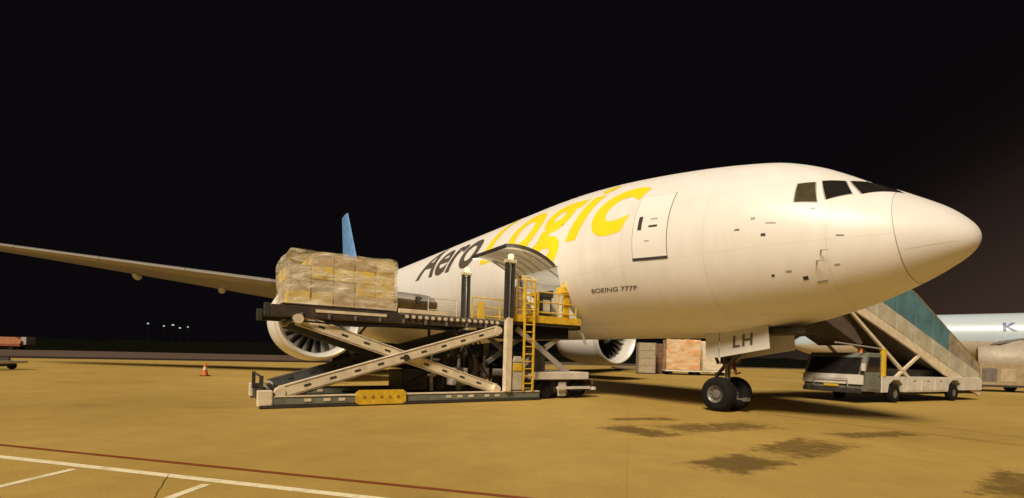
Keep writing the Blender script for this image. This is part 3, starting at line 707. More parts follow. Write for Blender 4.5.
# scissor arms
def arm(a, p, q, m):
    mb = MB(); mb.beam((a, *p), (a, *q), .13, .34, up=(0, 0, 1)); ob = mb.build('scissor_arm', m, ld_, bevel=.015)
    sl = MB(); P, Q = Vector((a - .068, *p)), Vector((a - .068, *q)); d = (Q - P)
    for k in range(1, 10):
        c_ = P + d * (k / 10); sl.beam(c_ - d.normalized() * .09, c_ + d.normalized() * .09, .01, .06)
    sl.build('arm_slots', M_dark, ob)
    ln = MB(); nrm_ = Vector((0, -d.z, d.y)).normalized()
    for e_ in (-.13, .13): ln.beam(P + nrm_ * e_ + d * .02, Q + nrm_ * e_ - d * .02, .012, .018)
    ln.build('arm_edge_ribs', M_steel, ob)
    return ob
for a, m in ((A0 + .12, M_cream), (A1 - .12, mat('painted_shade_blue_grey', (.10, .105, .11), .5, var=.2, scale=3.))):  # far arms use a darker copy: their shade is put into the colour
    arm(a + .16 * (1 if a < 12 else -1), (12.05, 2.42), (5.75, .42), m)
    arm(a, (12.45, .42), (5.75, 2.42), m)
    mb = MB()
    mb.cyl((a - .1, 9.0, 1.42), (a + .3 * (1 if a < 12 else -1), 9.0, 1.42), .10, .10, 16); mb.build('pivot_pin', M_dmetal, ld_)
    for p in ((12.05, 2.42), (5.75, .42), (12.45, .42), (5.75, 2.42)):
        mb = MB(); mb.cyl((a - .09, *p), (a + .26 * (1 if a < 12 else -1), *p), .13, .13, 16); mb.build('pivot_boss', M_cream, ld_, smooth=True)
for (s, z) in ((12.05, 2.42), (12.45, .42), (9.0, 1.42), (5.75, 2.42), (5.75, .5)):
    mb = MB(); mb.cyl((A0 + .3, s, z), (A1 - .3, s, z), .07, .07, 12); mb.build('cross_tube', M_dark, ld_, smooth=True)
# lift cylinders and hoses
for a in (11.55, 13.05):
    mb = MB(); mb.cyl((a, 12.0, .35), (a, 9.6, 1.15), .14, .14, 14); lc = mb.build('lift_cylinder', mat('cylinder_blue_grey', (.06, .065, .07), .45), ld_, smooth=True)
    mb = MB(); mb.cyl((a, 9.6, 1.15), (a, 7.6, 1.8), .085, .085, 14); mb.build('piston_rod', M_metal, lc, smooth=True)
for k in range(7):
    a = 11.0 + k * .4; s = 6.3 + random.uniform(-.5, .5)
    mb = MB(); pts = [(a, s + .35 * math.sin(i * .5 + k), 2.4 - i * .21 + 0.0) for i in range(10)]; mb.path(pts, .028, 6); mb.build('hose', M_black, ld_)
for k, (s, w, h) in enumerate(((7.0, .7, 1.0), (6.1, .6, 1.25), (8.2, .9, .65))):
    mb = MB(); mb.box(12.0, 13.4, s - w / 2, s + w / 2, .32, .32 + h); mb.build('hydraulic_tank', M_dark if k != 1 else M_steel, ld_, bevel=.03)
for k in range(7):
    a = 11.3 + (k % 3) * .55; s = 5.9 + k * .33; h = 1.2 + .5 * ((k * 7) % 3)
    mb = MB(); mb.cyl((a, s, .34), (a + .05, s, .34 + h), .06 + .03 * (k % 2), .05, 10).box(a - .13, a + .13, s - .1, s + .1, .34 + h * .4, .34 + h * .65); mb.build('hydraulic_ram', (M_steel, M_dark, M_dmetal)[k % 3], ld_)
mb = MB(); mb.box(11.4, 11.9, 6.5, 7.1, .5, 1.1); mb.build('power_pack', M_gsewhite, ld_, bevel=.04)
# main deck
M_deck = mat('worn_brown_black_paint', (.060, .043, .033), .55, var=.4, scale=2.5, bump=.15)
DZ = 2.80
for a in (A0 + .25, A1 - .25):
    mb = MB(); mb.box(a - .07, a + .07, 5.6, 12.7, DZ - .33, DZ - .02); dr = mb.build('deck_side_beam', M_deck, ld_, bevel=.01)
    if a < 12:
        mb = MB(); mb.box(a - .085, a - .072, 9.6, 11.6, DZ - .17, DZ - .09); mb.build('reflector_strip', M_cream, dr)
        mb = MB(); mb.box(a - .085, a - .072, 5.7, 9.2, DZ - .07, DZ - .03); mb.build('edge_strip', M_steel, dr)
mb = MB(); mb.box(A0 + .33, A1 - .33, 5.62, 12.68, DZ - .2, DZ - .06); mb.build('deck_plate', M_dark, ld_)
mb = MB()
for k in range(34):
    s = 5.8 + k * .2
    mb.cyl((A0 + .45, s, DZ - .03), (A1 - .45, s, DZ - .03), .05, .05, 8)
o = mb.build('deck_rollers', M_steel, ld_)
for k in range(16):
    s = 5.75 + k * .215
    if k == 0: mb = MB(); mb.cyl((A0 + .12, s, DZ - .12), (A0 + .2, s, DZ - .12), .055, .055, 10); er = mb.build('edge_roller', M_cream, ld_)
    else: copy_part(er, ld_, location=(0, k * .215, 0))
for k in range(9):
    s = 6.2 + k * .72
    mb = MB(); mb.box(A0 + .13, A0 + .18, s - .03, s + .03, DZ - .33, DZ - .2); mb.build('side_rib', M_steel, ld_)
mb = MB(); mb.path([(A0 + .14, 12.2, DZ - .42), (A0 + .16, 10.5, DZ - .5), (A0 + .14, 8.8, DZ - .4), (A0 + .18, 7.0, DZ - .52), (A0 + .2, 5.8, DZ - .42)], .025, 8); mb.build('hose', M_black, ld_, smooth=True)
mb = MB(); mb.path([(A0 + .3, 10.8, .40), (A0 + .35, 9.4, .36), (A0 + .5, 8.2, .9), (A0 + .45, 7.2, 1.3), (A0 + .5, 6.2, 2.3)], .03, 8); mb.build('hose', M_black, ld_, smooth=True)
mb = MB(); mb.box(A0 + .18, A0 + .32, 7.6, 9.2, DZ - .01, DZ + .12); mb.build('guide_rail', M_cream, ld_, bevel=.01)
mb = MB(); mb.box(A1 - .32, A1 - .18, 6.0, 12.4, DZ - .01, DZ + .12); mb.build('guide_rail', M_yellow, ld_, bevel=.01)
for a in (A0 + .3, A1 - .6):
    mb = MB(); mb.box(a, a + .3, 12.7, 12.86, DZ - .34, DZ + .02); mb.build('deck_end_stop', M_dark, ld_, bevel=.02)
# two masts with lit work lamps
M_lamp = mat('lit_work_lamp', (1.0, .80, .50), .3, emit=.75)
for k, a in enumerate((A0 + .0, A1 - .05)):
    s = 5.4
    mb = MB(); mb.box(a - .1, a + .1, s - .12, s + .12, .34, DZ + .05); ms = mb.build('mast', M_cream, ld_, bevel=.012)
    for d in (-.13, .13):
        mb = MB(); mb.box(a - .06, a + .06, s + d - .045, s + d + .045, DZ + .05, 4.75); mb.build('mast_rail', M_dark, ms)
    mb = MB(); mb.cyl((a, s, DZ + .1), (a, s, 4.7), .05, .05, 10); mb.build('mast_cylinder', M_metal, ms, smooth=True)
    mb = MB(); mb.box(a - .1, a + .1, s - .22, s + .2, 4.75, 4.87); mb.build('mast_head', M_cream, ms, bevel=.02)
    mb = MB(); mb.lathe([(0, 0), (0, .07), (.1, .105), (.18, .09), (.21, 0)], (a, s - .02, 4.87), 'z', 16); lp = mb.build('work_lamp', M_lamp, ms, smooth=True)
    pd = bpy.data.lights.new('work_lamp_light', 'POINT'); pd.energy = 38; pd.color = (1, .84, .58); pd.shadow_soft_size = .14
    po = bpy.data.objects.new('work_lamp_light', pd); C.objects.link(po); po.parent = lp; po.location = (a - 10.6 + (-.0), s - 9.0 - .35, 5.2)
# bridge at the aircraft end
mb = MB(); mb.box(A0 + .1, A1 - .1, 2.15, 5.2, DZ - .14, DZ); br_ = mb.build('bridge_deck', M_dark, ld_, bevel=.02)
mb = MB(); mb.box(A0 + .06, A0 + .1, 2.1, 5.2, DZ - .02, DZ + .24); mb.build('bridge_kick_plate', M_yellow, br_)
mb = MB(); mb.box(A1 - .1, A1 - .06, 2.4, 5.2, DZ - .02, DZ + .24); mb.build('bridge_kick_plate', M_yellow, br_)
mb = MB(); mb.box(A0 + .3, A1 - .3, 2.5, 5.0, DZ - .55, DZ - .145); mb.build('bridge_underframe', M_black, br_, bevel=.03)
mb = MB(); mb.box(A0 + .25, A0 + .7, 3.6, 4.25, 1.02, 1.95); mb.build('valve_box', M_dark, ld_, bevel=.03)
mb = MB(); mb.cyl((A0 + .2, 2.08, DZ - .1), (A1 - .2, 2.08, DZ - .1), .09, .09, 12); mb.build('bridge_bumper', M_black, br_, smooth=True)
mb = MB()
for k in range(12): mb.cyl((A0 + .5, 2.4 + k * .23, DZ + .02), (A1 - .5, 2.4 + k * .23, DZ + .02), .04, .04, 8)
mb.build('bridge_rollers', M_steel, br_)
for a in (A0 + .35, A1 - .35):
    for p, q in (((4.9, .95), (2.5, 2.55)), ((2.5, .95), (4.9, 2.55))):
        mb = MB(); mb.beam((a + (.08 if p[0] > 4 else -.08), *p), (a + (.08 if p[0] > 4 else -.08), *q), .08, .2); mb.build('bridge_scissor_arm', M_grey, br_, bevel=.01)
# hand rails, yellow
def rail(pts, zt_, parent, n=3, r=.028, m=M_yellow):
    mb = MB()
    for p in pts: mb.cyl((*p, DZ), (*p, DZ + zt_), r, r, 8)
    for k in range(1, n + 1):
        for p, q in zip(pts, pts[1:]): mb.cyl((*p, DZ + zt_ * k / n), (*q, DZ + zt_ * k / n), r * .85, r * .85, 8)
    return mb.build('hand_rail', m, parent, smooth=True)
rail([(A0 + .08, 5.1), (A0 + .08, 4.75)], 1.15, br_); rail([(A0 + .08, 4.1), (A0 + .08, 3.2), (A0 + .08, 2.35)], 1.1, br_)
rail([(A1 - .08, 5.1), (A1 - .08, 3.8), (A1 - .08, 2.6)], 1.1, br_)
rail([(A0 + .3, 4.0), (A0 + 1.1, 4.0), (A0 + 1.1, 3.1)], 1.1, br_, m=M_yellow)
mb = MB(); mb.box(A1 - .12, A1 - .06, 4.55, 4.85, DZ + .02, DZ + .95); mb.build('gate_panel', M_yellow, br_)
rail([(A1 - .08, 7.0), (A1 - .08, 5.8)], .9, ld_, n=2, r=.02, m=M_gsewhite)
# operator console and post
mb = MB(); mb.box(A0 + .3, A0 + .75, 3.35, 3.85, DZ, DZ + .95).prism([(3.3, DZ + .95), (3.9, DZ + .95), (3.9, DZ + 1.1), (3.3, DZ + 1.25)], A0 + .27, A0 + .78, 0); oc = mb.build('operator_console', M_dmetal, br_, bevel=.015)
mb = MB(); mb.box(A0 + .26, A0 + .295, 3.45, 3.75, DZ + .35, DZ + .85); mb.build('console_panel', M_gsewhite, oc)
mb = MB(); mb.box(A0 + .12, A0 + .24, 2.62, 2.92, DZ + .0, DZ + 1.75); mb.build('bridge_post', M_yellow, br_, bevel=.02)
mb = MB(); mb.box(A0 + .05, A0 + .5, 2.5, 3.0, DZ + 1.15, DZ + 1.4); mb.build('post_box', M_yellow, br_, bevel=.02)
mb = MB(); mb.cyl((A0 + .18, 2.75, DZ + 1.75), (A0 + .18, 2.75, DZ + 1.9), .07, .06, 10); mb.build('beacon', M_orange, br_, smooth=True)
# ladder with hoops
la = A0 - .03
mb = MB()
for s in (4.35, 4.75): mb.box(la - .03, la + .03, s - .03, s + .03, .36, DZ + 1.45)
lad = mb.build('ladder', M_yellow, ld_)
for k in range(15):
    z = .6 + k * .26
    mb = MB(); mb.cyl((la, 4.35, z), (la, 4.75, z), .02, .02, 8); mb.build('rung', M_yellow, lad)
mb = MB(); mb.path([(la, 4.35, DZ + 1.45), (la + .25, 4.35, DZ + 1.6), (la + .25, 4.75, DZ + 1.6), (la, 4.75, DZ + 1.45)], .022, 8); mb.build('ladder_hoop', M_yellow, lad)
for k, s in enumerate((4.28, 4.82, 5.05)):
    mb = MB(); mb.cyl((A0 + .32, s, DZ), (A0 + .32, s, DZ + 1.5), .024, .024, 8); mb.build('cage_bar', M_yellow, br_, smooth=True)
for z in (.5, 1.0, 1.5):
    mb = MB(); mb.path([(A0 + .06, 5.08, DZ + z), (A0 + .32, 5.05, DZ + z), (A0 + .32, 4.28, DZ + z), (A0 + .06, 4.28, DZ + z)], .02, 8); mb.build('cage_hoop', M_yellow, br_, smooth=True)
mb = MB(); mb.box(A0 + .9, A0 + 1.25, 2.6, 3.0, DZ + .02, DZ + 1.3); mb.build('drive_cabinet', M_gsewhite, br_, bevel=.03)
mb = MB(); mb.box(A0 - .05, A0 + .2, 4.8, 5.22, .38, 1.35).prism([(4.78, 1.35), (5.24, 1.35), (5.14, 1.55), (4.88, 1.55)], A0 - .07, A0 + .22, 0); cb = mb.build('control_cabinet', mat('cabinet_grey', (.5, .47, .38), .5, var=.12), ld_, bevel=.02)
mb = MB(); mb.box(A0 - .075, A0 - .052, 4.84, 5.18, 1.05, 1.3); mb.build('cabinet_label', M_yellow, cb)
# drive chassis under the bridge
mb = MB(); mb.box(11.0, 13.6, 1.3, 4.3, .42, .72); chs = mb.build('drive_chassis', M_dark, ld_, bevel=.03)
mb = MB(); mb.box(10.75, 13.8, 1.55, 4.15, .72, 1.0); mb.build('chassis_deck', M_gsewhite, chs, bevel=.03)
mb = MB(); mb.box(10.8, 13.7, 1.12, 1.27, .30, .42); mb.build('front_bumper', M_gsewhite, chs, bevel=.02)
mb = MB(); mb.box(10.72, 10.78, 1.5, 3.1, .36, .46); mb.build('side_bumper', M_gsewhite, chs)
for a in (10.9, 13.3):
    mb = MB(); mb.box(a, a + .3, 1.18, 1.3, .5, .68); mb.build('headlight', M_metal, chs)
for (a, s) in ((11.0, 3.55), (13.6, 3.55), (11.0, 1.95), (13.6, 1.95)):
    mb = MB(); mb.lathe([(-.15, .22), (-.16, .32), (-.1, .38), (.1, .38), (.16, .32), (.15, .22)], (a, s, .38), 'x', 24); mb.lathe([(-.12, .22), (-.08, .0)], (a, s, .38), 'x', 20); mb.build('wheel', M_black, chs, smooth=True)
mb = MB(); mb.box(10.84, 10.9, 2.6, 2.95, .1, .62); mb.build('mud_flap', M_gsewhite, chs)
mb = MB(); mb.path([(10.9, 2.1, DZ - .1), (10.85, 1.85, DZ - .35), (10.95, 1.6, DZ - .7)], .05, 8); mb.build('bridge_bracket', M_gsewhite, ld_, smooth=True)

# ================================================================== wrapped pallet on the deck
def wrap_material(name, cols, rough=.22, scale=1.4):
    m = bpy.data.materials.new(name); m.use_nodes = True; t = m.node_tree; b = t.nodes['Principled BSDF']; N = t.nodes.new; K = t.links.new
    co = N('ShaderNodeTexCoord'); mp = N('ShaderNodeMapping'); mp.inputs['Scale'].default_value = (1, 1, 2.4); K(co.outputs['Object'], mp.inputs[0])
    n = N('ShaderNodeTexNoise'); n.inputs['Scale'].default_value = scale; n.inputs['Detail'].default_value = 5; n.inputs['Distortion'].default_value = 1.0; K(mp.outputs[0], n.inputs['Vector'])
    r = N('ShaderNodeValToRGB'); el_ = r.color_ramp.elements; el_[0].position = .3; el_[1].position = .72
    el_[0].color = (*cols[0], 1); el_[1].color = (*cols[-1], 1)
    for i, c in enumerate(cols[1:-1]): q = el_.new(.3 + .42 * (i + 1) / (len(cols) - 1)); q.color = (*c, 1)
    K(n.outputs['Fac'], r.inputs[0]); K(r.outputs[0], b.inputs['Base Color'])
    w = N('ShaderNodeTexNoise'); w.inputs['Scale'].default_value = 1.7; w.inputs['Detail'].default_value = 5; w.inputs['Distortion'].default_value = 1.4; K(mp.outputs[0], w.inputs['Vector'])
    bp = N('ShaderNodeBump'); bp.inputs['Strength'].default_value = .55; bp.inputs['Distance'].default_value = .06; K(w.outputs['Fac'], bp.inputs['Height']); K(bp.outputs[0], b.inputs['Normal'])
    b.inputs['Roughness'].default_value = rough; b.inputs['Coat Weight'].default_value = .6; b.inputs['Coat Roughness'].default_value = .12; K(bp.outputs[0], b.inputs['Coat Normal'])
    return m
from mathutils import noise
def wrapped_load(name, parent, m, x0, x1, y0, y1, z0, z1, slope=.22, seed=0, n=26, amp=.045):
    """a film-wrapped stack: box with sagging film, contoured shoulders"""
    mb = MB(); cx_, cy_ = (x0 + x1) / 2, (y0 + y1) / 2; hx, hy = (x1 - x0) / 2, (y1 - y0) / 2; h = z1 - z0
    def P(x, y, z):         # x,y in -1..1 , z in 0..1
        k = max(0, (z - .78) / .22); sh = 1 - slope * .5 * k * k
        p = Vector((cx_ + hx * x, cy_ + hy * y * (sh if y > 0 else 1 - slope * .2 * k * k), z0 + h * z))
        q = p * 1.3 + Vector((seed, seed * 2, 0)); d = noise.noise(q) * amp * 1.6 + noise.noise(q * 3.1) * amp * .6
        lines = -.03 * math.exp(-((z - .36) / .03) ** 2) - .02 * math.exp(-((z - .68) / .03) ** 2)
        nrm_ = Vector((x if abs(x) > .999 else 0, y if abs(y) > .999 else 0, .6 if z > .999 else 0))
        if nrm_.length: nrm_.normalize()
        if z > .999: d += .10 * noise.noise(q * .8) - .05 * (x * x + y * y)
        return p + nrm_ * (d + (lines if z < .99 else 0))
    us = lin(-1, 1, n); zs = lin(0, 1, n)
    mb.grid(lambda u, z: P(u, -1, z), us, zs); mb.grid(lambda u, z: P(u, 1, z), us, zs, flip=True)
    mb.grid(lambda u, z: P(-1, u, z), us, zs, flip=True); mb.grid(lambda u, z: P(1, u, z), us, zs)
    mb.grid(lambda u, v: P(u, v, 1), us, us); mb.grid(lambda u, v: P(u, v, 0), us, us, flip=True)
    return mb.build(name, m, parent, smooth=True)
def film_material(name):
    m = bpy.data.materials.new(name); m.use_nodes = True; t = m.node_tree; b = t.nodes['Principled BSDF']; N = t.nodes.new; K = t.links.new
    co = N('ShaderNodeTexCoord'); mp = N('ShaderNodeMapping'); mp.inputs['Scale'].default_value = (1, 1, 3.2); mp.inputs['Rotation'].default_value = (.12, 0, 0); K(co.outputs['Object'], mp.inputs[0])
    n = N('ShaderNodeTexNoise'); n.inputs['Scale'].default_value = 1.6; n.inputs['Detail'].default_value = 7; n.inputs['Distortion'].default_value = .9; K(mp.outputs[0], n.inputs['Vector'])
    r = N('ShaderNodeMapRange'); r.inputs[1].default_value = .38; r.inputs[2].default_value = .72; r.inputs[3].default_value = .15; r.inputs[4].default_value = .92; K(n.outputs['Fac'], r.inputs[0]); K(r.outputs[0], b.inputs['Alpha'])
    w = N('ShaderNodeTexNoise'); w.inputs['Scale'].default_value = 3.2; w.inputs['Detail'].default_value = 8; w.inputs['Roughness'].default_value = .6; w.inputs['Distortion'].default_value = 1.6; K(mp.outputs[0], w.inputs['Vector'])
    bp = N('ShaderNodeBump'); bp.inputs['Strength'].default_value = .8; bp.inputs['Distance'].default_value = .05; K(w.outputs['Fac'], bp.inputs['Height']); K(bp.outputs[0], b.inputs['Normal'])
    b.inputs['Base Color'].default_value = (.90, .82, .62, 1); b.inputs['Roughness'].default_value = .12; b.inputs['Specular IOR Level'].default_value = .9  # pale highlights are put into the film colour and its opaque streaks
    return m
M_film = film_material('stretch_film')
pal = aroot('air_cargo_pallet', 12.35, 10.78, 'tan film-wrapped pallet load standing on the raised loader deck', 'cargo pallet')
mb = MB(); mb.box(11.02, 13.68, 9.12, 12.42, DZ + .025, DZ + .06); mb.build('pallet_sheet', M_metal, pal, bevel=.008)
wrapped_load('wrapped_load', pal, M_film, 11.12, 13.6, 9.2, 12.33, DZ + .065, DZ + 1.66, slope=.2, seed=3)
M_cart = [mat('carton_tan', (.58, .40, .20), .75, var=.08, scale=3.), mat('carton_yellow', (.80, .60, .10), .7, var=.08, scale=3.), mat('carton_grey_tan', (.56, .45, .30), .75, var=.08, scale=3.)]
cs = []
for m_ in M_cart:
    mb = MB(); mb.box(-.39, .39, -.29, .29, 0, .365); c_ = mb.build('carton', m_, pal, bevel=.012, off=(0, 0, 0)); cs.append(c_)
used_ = set()
for iz in range(4):
    for ix in range(3):
        for iy in range(5):
            if iz == 3 and iy == 4: continue
            kx = 1 if random.random() < (.25, .3, .85, .85)[iz] else random.choice((0, 2)); c0 = cs[kx]
            q = c0 if kx not in used_ else copy_part(c0, pal); used_.add(kx)
            q.location = (11.55 + ix * .81 - 12.35 + random.uniform(-.012, .012), 9.55 + iy * .605 - 10.78 + random.uniform(-.012, .012), DZ + .068 + iz * .368)
            q.rotation_euler = (0, 0, random.uniform(-.015, .015))

# ================================================================== stair truck on the port side
D_ = Vector((-.12, -.993)); trot = ROT + math.atan2(D_.y, D_.x)
tr = root('stair_truck', W(5.4, -8.4), trot, 'white passenger stair truck with teal side panels behind the aircraft nose', 'stair truck')
# local: x from front to rear, y across (positive is the far side), z up
mb = MB(); mb.prism([(1.35, .45), (1.35, 1.12), (9.9, 1.12), (10.1, 1.0), (10.1, .5), (8.05, .5), (7.95, .8), (7.65, .98), (7.2, .98), (6.9, .8), (6.8, .45), (3.05, .45), (2.95, .8), (2.65, .98), (2.2, .98), (1.9, .8), (1.8, .45)][::-1], -.02, 2.42, 1)
ch_ = mb.build('chassis_body', M_gsewhite, tr, bevel=.02)
mb = MB(); mb.box(1.5, 9.8, .3, 2.1, .32, .46); mb.build('chassis_frame', M_dark, tr)
for x in (2.43, 7.43):
    for y in (.12, 2.28):
        mb = MB(); mb.lathe([(-.13, .2), (-.14, .3), (-.09, .4), (.09, .4), (.14, .3), (.13, .2)], (x, y, .4), 'y', 24); wl = mb.build('wheel', M_black, tr, smooth=True)
        mb = MB(); mb.lathe([(-.10, .2), (-.06, .08), (-.1, 0)], (x, y, .4), 'y', 20); mb.lathe([(.10, .2), (.06, .08), (.1, 0)], (x, y, .4), 'y', 20); mb.build('wheel_rim', M_steel, wl, smooth=True)
# cab
mb = MB(); mb.prism([(0, .5), (-.03, 1.15), (.25, 1.95), (.45, 2.1), (1.3, 2.1), (1.34, .5)], 0, 2.4, 1); cab = mb.build('cab', M_green, tr, bevel=.03)
mb = MB(); mb.prism([(-.085, .78), (-.06, 1.18), (.02, 1.18), (.02, .78)], -.03, 2.43, 1); mb.build('hood_band', M_gsewhite, cab, bevel=.015)
mb = MB(); mb.box(-.14, -.0, .02, 2.38, .42, .62); bp_ = mb.build('front_bumper', M_dark, cab, bevel=.02)
for y in (.3, 2.1):
    mb = MB(); mb.cyl((-.16, y, .53), (-.12, y, .53), .07, .07, 14); mb.build('headlight', M_metal, cab, smooth=True)
mb = MB(); mb.prism([(-.05, 1.24), (.21, 1.9), (.24, 1.9), (-.01, 1.24)], .15, 2.25, 1); mb.build('windscreen', M_glass, cab)
for y in (-.006, 2.4):
    mb = MB(); mb.prism([(.2, 1.3), (.42, 1.92), (1.2, 1.92), (1.2, 1.3)], y, y + .006, 1); mb.build('side_window', M_glass, cab)
mb = MB(); mb.box(-.2, -.1, -.16, -.04, 1.35, 1.65).beam((-.12, -.1, 1.5), (.1, .02, 1.5), .02, .02); mb.build('mirror', M_gsewhite, cab)
for x0, x1 in ((3.3, 4.35), (4.45, 5.5), (5.6, 6.6)):
    mb = MB(); mb.box(x0, x1, -.034, -.021, .52, 1.04); lk = mb.build('side_locker', M_gsewhite, tr)
    mb = MB(); mb.box((x0 + x1) / 2 - .07, (x0 + x1) / 2 + .07, -.045, -.035, .92, .96); mb.build('locker_handle', M_dark, lk)
mb = MB(); mb.box(.3, 1.25, -.018, -.007, .58, 1.26); dr_ = mb.build('cab_door', M_green, cab); mb = MB(); mb.box(1.08, 1.2, -.034, -.019, 1.12, 1.16); mb.build('door_handle', M_dark, cab)
mb = MB(); mb.cyl((.7, .5, 2.1), (.7, .5, 2.28), .09, .07, 12); mb.build('beacon', M_orange, cab, smooth=True)
mb = MB(); mb.box(-.075, -.05, .9, 1.5, .66, .76); mb.build('number_plate', M_yellow, cab)
mb = MB(); mb.box(10.1, 10.16, .1, .4, .62, .78); mb.build('tail_light', mat('red_lens', (.35, .02, .02), .3), tr)
mb = MB(); mb.path([(-.12, .5, .66), (-.16, .5, 1.0), (-.16, 1.9, 1.0), (-.12, 1.9, .66)], .02, 8); mb.build('grille_guard', M_grey, cab, smooth=True)
mb = MB(); mb.box(1.42, 1.6, -.04, .14, 1.12, 2.3); mb.build('yellow_post', M_yellow, tr, bevel=.015)
mb = MB(); mb.path([(1.5, .05, 2.28), (-1.8, .05, 2.45)], .03, 8); mb.build('support_bar', M_grey, tr, smooth=True)
# flight of stairs: lower end at the rear, top platform at the aircraft door
def sz(x): return 4.7 - (x + 2.0) * (4.1 / 12.1)
SX0, SX1 = -2.0, 10.1
def ph(x): return 2.15 if x < 4 else 2.15 - (x - 4) * .17
mb = MB()
for y in (.1, 2.2): mb.prism([(SX0, sz(SX0) - .45), (SX0, sz(SX0) - .05), (SX1, sz(SX1) - .05), (SX1, sz(SX1) - .4)][::-1], y - .05, y + .05, 1)
stw = mb.build('stair_flight', M_cream, tr, bevel=.01)
nst = 24
for k in range(nst):
    x = SX0 + (SX1 - SX0) * (k + .5) / nst; mb = MB(); mb.box(x - .24, x + .22, .16, 2.14, sz(x) - .05, sz(x) - .015); mb.build('tread', M_steel, stw)
for y in (.1, 2.2):
    # side panels: solid cream lower band, teal upper panels
    for k in range(8):
        x0, x1 = SX0 + (SX1 - SX0) * k / 8 + .03, SX0 + (SX1 - SX0) * (k + 1) / 8 - .03
        mb = MB(); mb.prism([(x0, sz(x0) + .0), (x0, sz(x0) + .72), (x1, sz(x1) + .72), (x1, sz(x1) + .0)][::-1], y - .02, y + .02, 1); mb.build('side_panel', mat('panel_cream', (.52, .49, .38), .4, var=.15, scale=1.5), stw)
        mb = MB(); mb.prism([(x0, sz(x0) + .74), (x0, sz(x0) + ph(x0)), (x1, sz(x1) + ph(x1)), (x1, sz(x1) + .74)][::-1], y - .015, y + .015, 1)
        mb.build('side_panel', M_teal if 1 <= k < 6 else mat('panel_tan', (.36, .30, .22), .45, var=.3, scale=2.), stw)
    mb = MB(); mb.cyl((SX0, y, sz(SX0) + 2.19), (4, y, sz(4) + 2.19), .03, .03, 8).cyl((4, y, sz(4) + 2.19), (SX1, y, sz(SX1) + ph(SX1) + .04), .03, .03, 8).cyl((SX1, y, sz(SX1) - .1), (SX1, y, sz(SX1) + 1.0), .03, .03, 8); mb.build('hand_rail', M_metal, stw, smooth=True)
    mb = MB(); mb.beam((7.2, y, 1.1), (2.2, y, sz(2.2) - .3), .09, .12).beam((2.6, y, 1.1), (4.6, y, sz(4.6) - .3), .09, .12).beam((3.6, y, 1.1), (-1.6, y, sz(-1.6) - .35), .09, .12); mb.build('stair_support', M_cream, tr)
mb = MB(); mb.box(-4.9, -2.0, .05, 2.25, 4.55, 4.68); pf = mb.build('top_platform', M_steel, stw, bevel=.01)
for y in (.07, 2.23):
    mb = MB(); mb.box(-4.8, -2.05, y - .02, y + .02, 4.69, 5.9); mb.build('platform_side', M_teal, stw)
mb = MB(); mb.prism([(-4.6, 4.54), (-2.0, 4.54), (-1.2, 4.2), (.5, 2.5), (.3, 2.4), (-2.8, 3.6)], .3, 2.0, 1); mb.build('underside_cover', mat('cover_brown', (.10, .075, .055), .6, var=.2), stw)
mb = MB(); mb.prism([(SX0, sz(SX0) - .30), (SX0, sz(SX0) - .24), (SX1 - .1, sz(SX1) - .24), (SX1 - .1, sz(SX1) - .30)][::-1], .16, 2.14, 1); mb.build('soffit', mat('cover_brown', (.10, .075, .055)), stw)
mb = MB(); mb.box(2.4, 9.4, .5, 1.9, 1.125, 1.45); mb.build('equipment_box', M_dark, tr, bevel=.02)

# ================================================================== second airliner on the right, nose hidden behind ours
nose2 = Vector((44.0, 75.0)); ax2 = Vector((63.6 - 46.6, 59 - 73)).normalized(); rot2 = math.atan2(ax2.y, ax2.x)
p2 = root('parked_aircraft', (nose2.x, nose2.y, 0), rot2, 'pale blue and white airliner parked beyond the stair truck at the right edge', 'aircraft')
# local x aft, y to its port or starboard by right hand rule; the camera sees the side with negative y
M_pb = mat('pale_blue_paint', (.44, .53, .59), .35, var=.03, coat=.2)
rings = [0.0005] + lin(.15, 8, 18) + lin(9, 40, 18) + lin(42, 60, 10)
mb = MB(); mb.grid(lambda a, t: surf(a, t), rings, lin(100, 260, 40)); mb.build('lower_fuselage', mat('lower_beige_painted_shade', (.52, .45, .36), .45, var=.06), p2, smooth=True)  # beige underside, darkened in colour for shade and distant light
mb = MB(); mb.grid(lambda a, t: surf(a, t), rings, lin(-100, 100, 48)); f2 = mb.build('upper_fuselage', M_pb, p2, smooth=True)
mb = MB(); mb.grid(lambda a, t: skin(a, t, .012), lin(3, 58, 60), [-101.2, -98.8]); mb.build('cheat_line', mat('silver_stripe', (.55, .55, .55), .4), f2, smooth=True)
for q in wins:
    patch_at('cockpit_window', M_glass, p2, [(a, -t) for a, t in q], .01, 4)
def letter2(txt, a0, a1, t0, lo, hi): return lettering('lettering', txt, a0, a1, t0, t0, lo, hi, mat('navy_lettering', (.03, .06, .16), .4), p2, shear=.0, bold=.03, side=-1, cut=.3)
letter2('K', 23.0, 24.3, 78, 0, 1.2)
wv = lambda s: 22 + (s - 3.1) * .68
mb = MB()
for (s0_, s1_) in ((2.6, 9.7), (9.7, 30)):
    secs = []
    for s in lin(s0_, s1_, 6):
        c_ = ch(s); secs.append([Vector((le(s) + x * c_, -s, dz(s) + y * c_)) for x, y in foil(0, .11)])
    n = len(secs[0]); mb.add([p for q in secs for p in q], [(i*n+j, i*n+(j+1) % n, (i+1)*n+(j+1) % n, (i+1)*n+j) for i in range(5) for j in range(n)])
mb.build('wing', M_wing, p2, smooth=True)
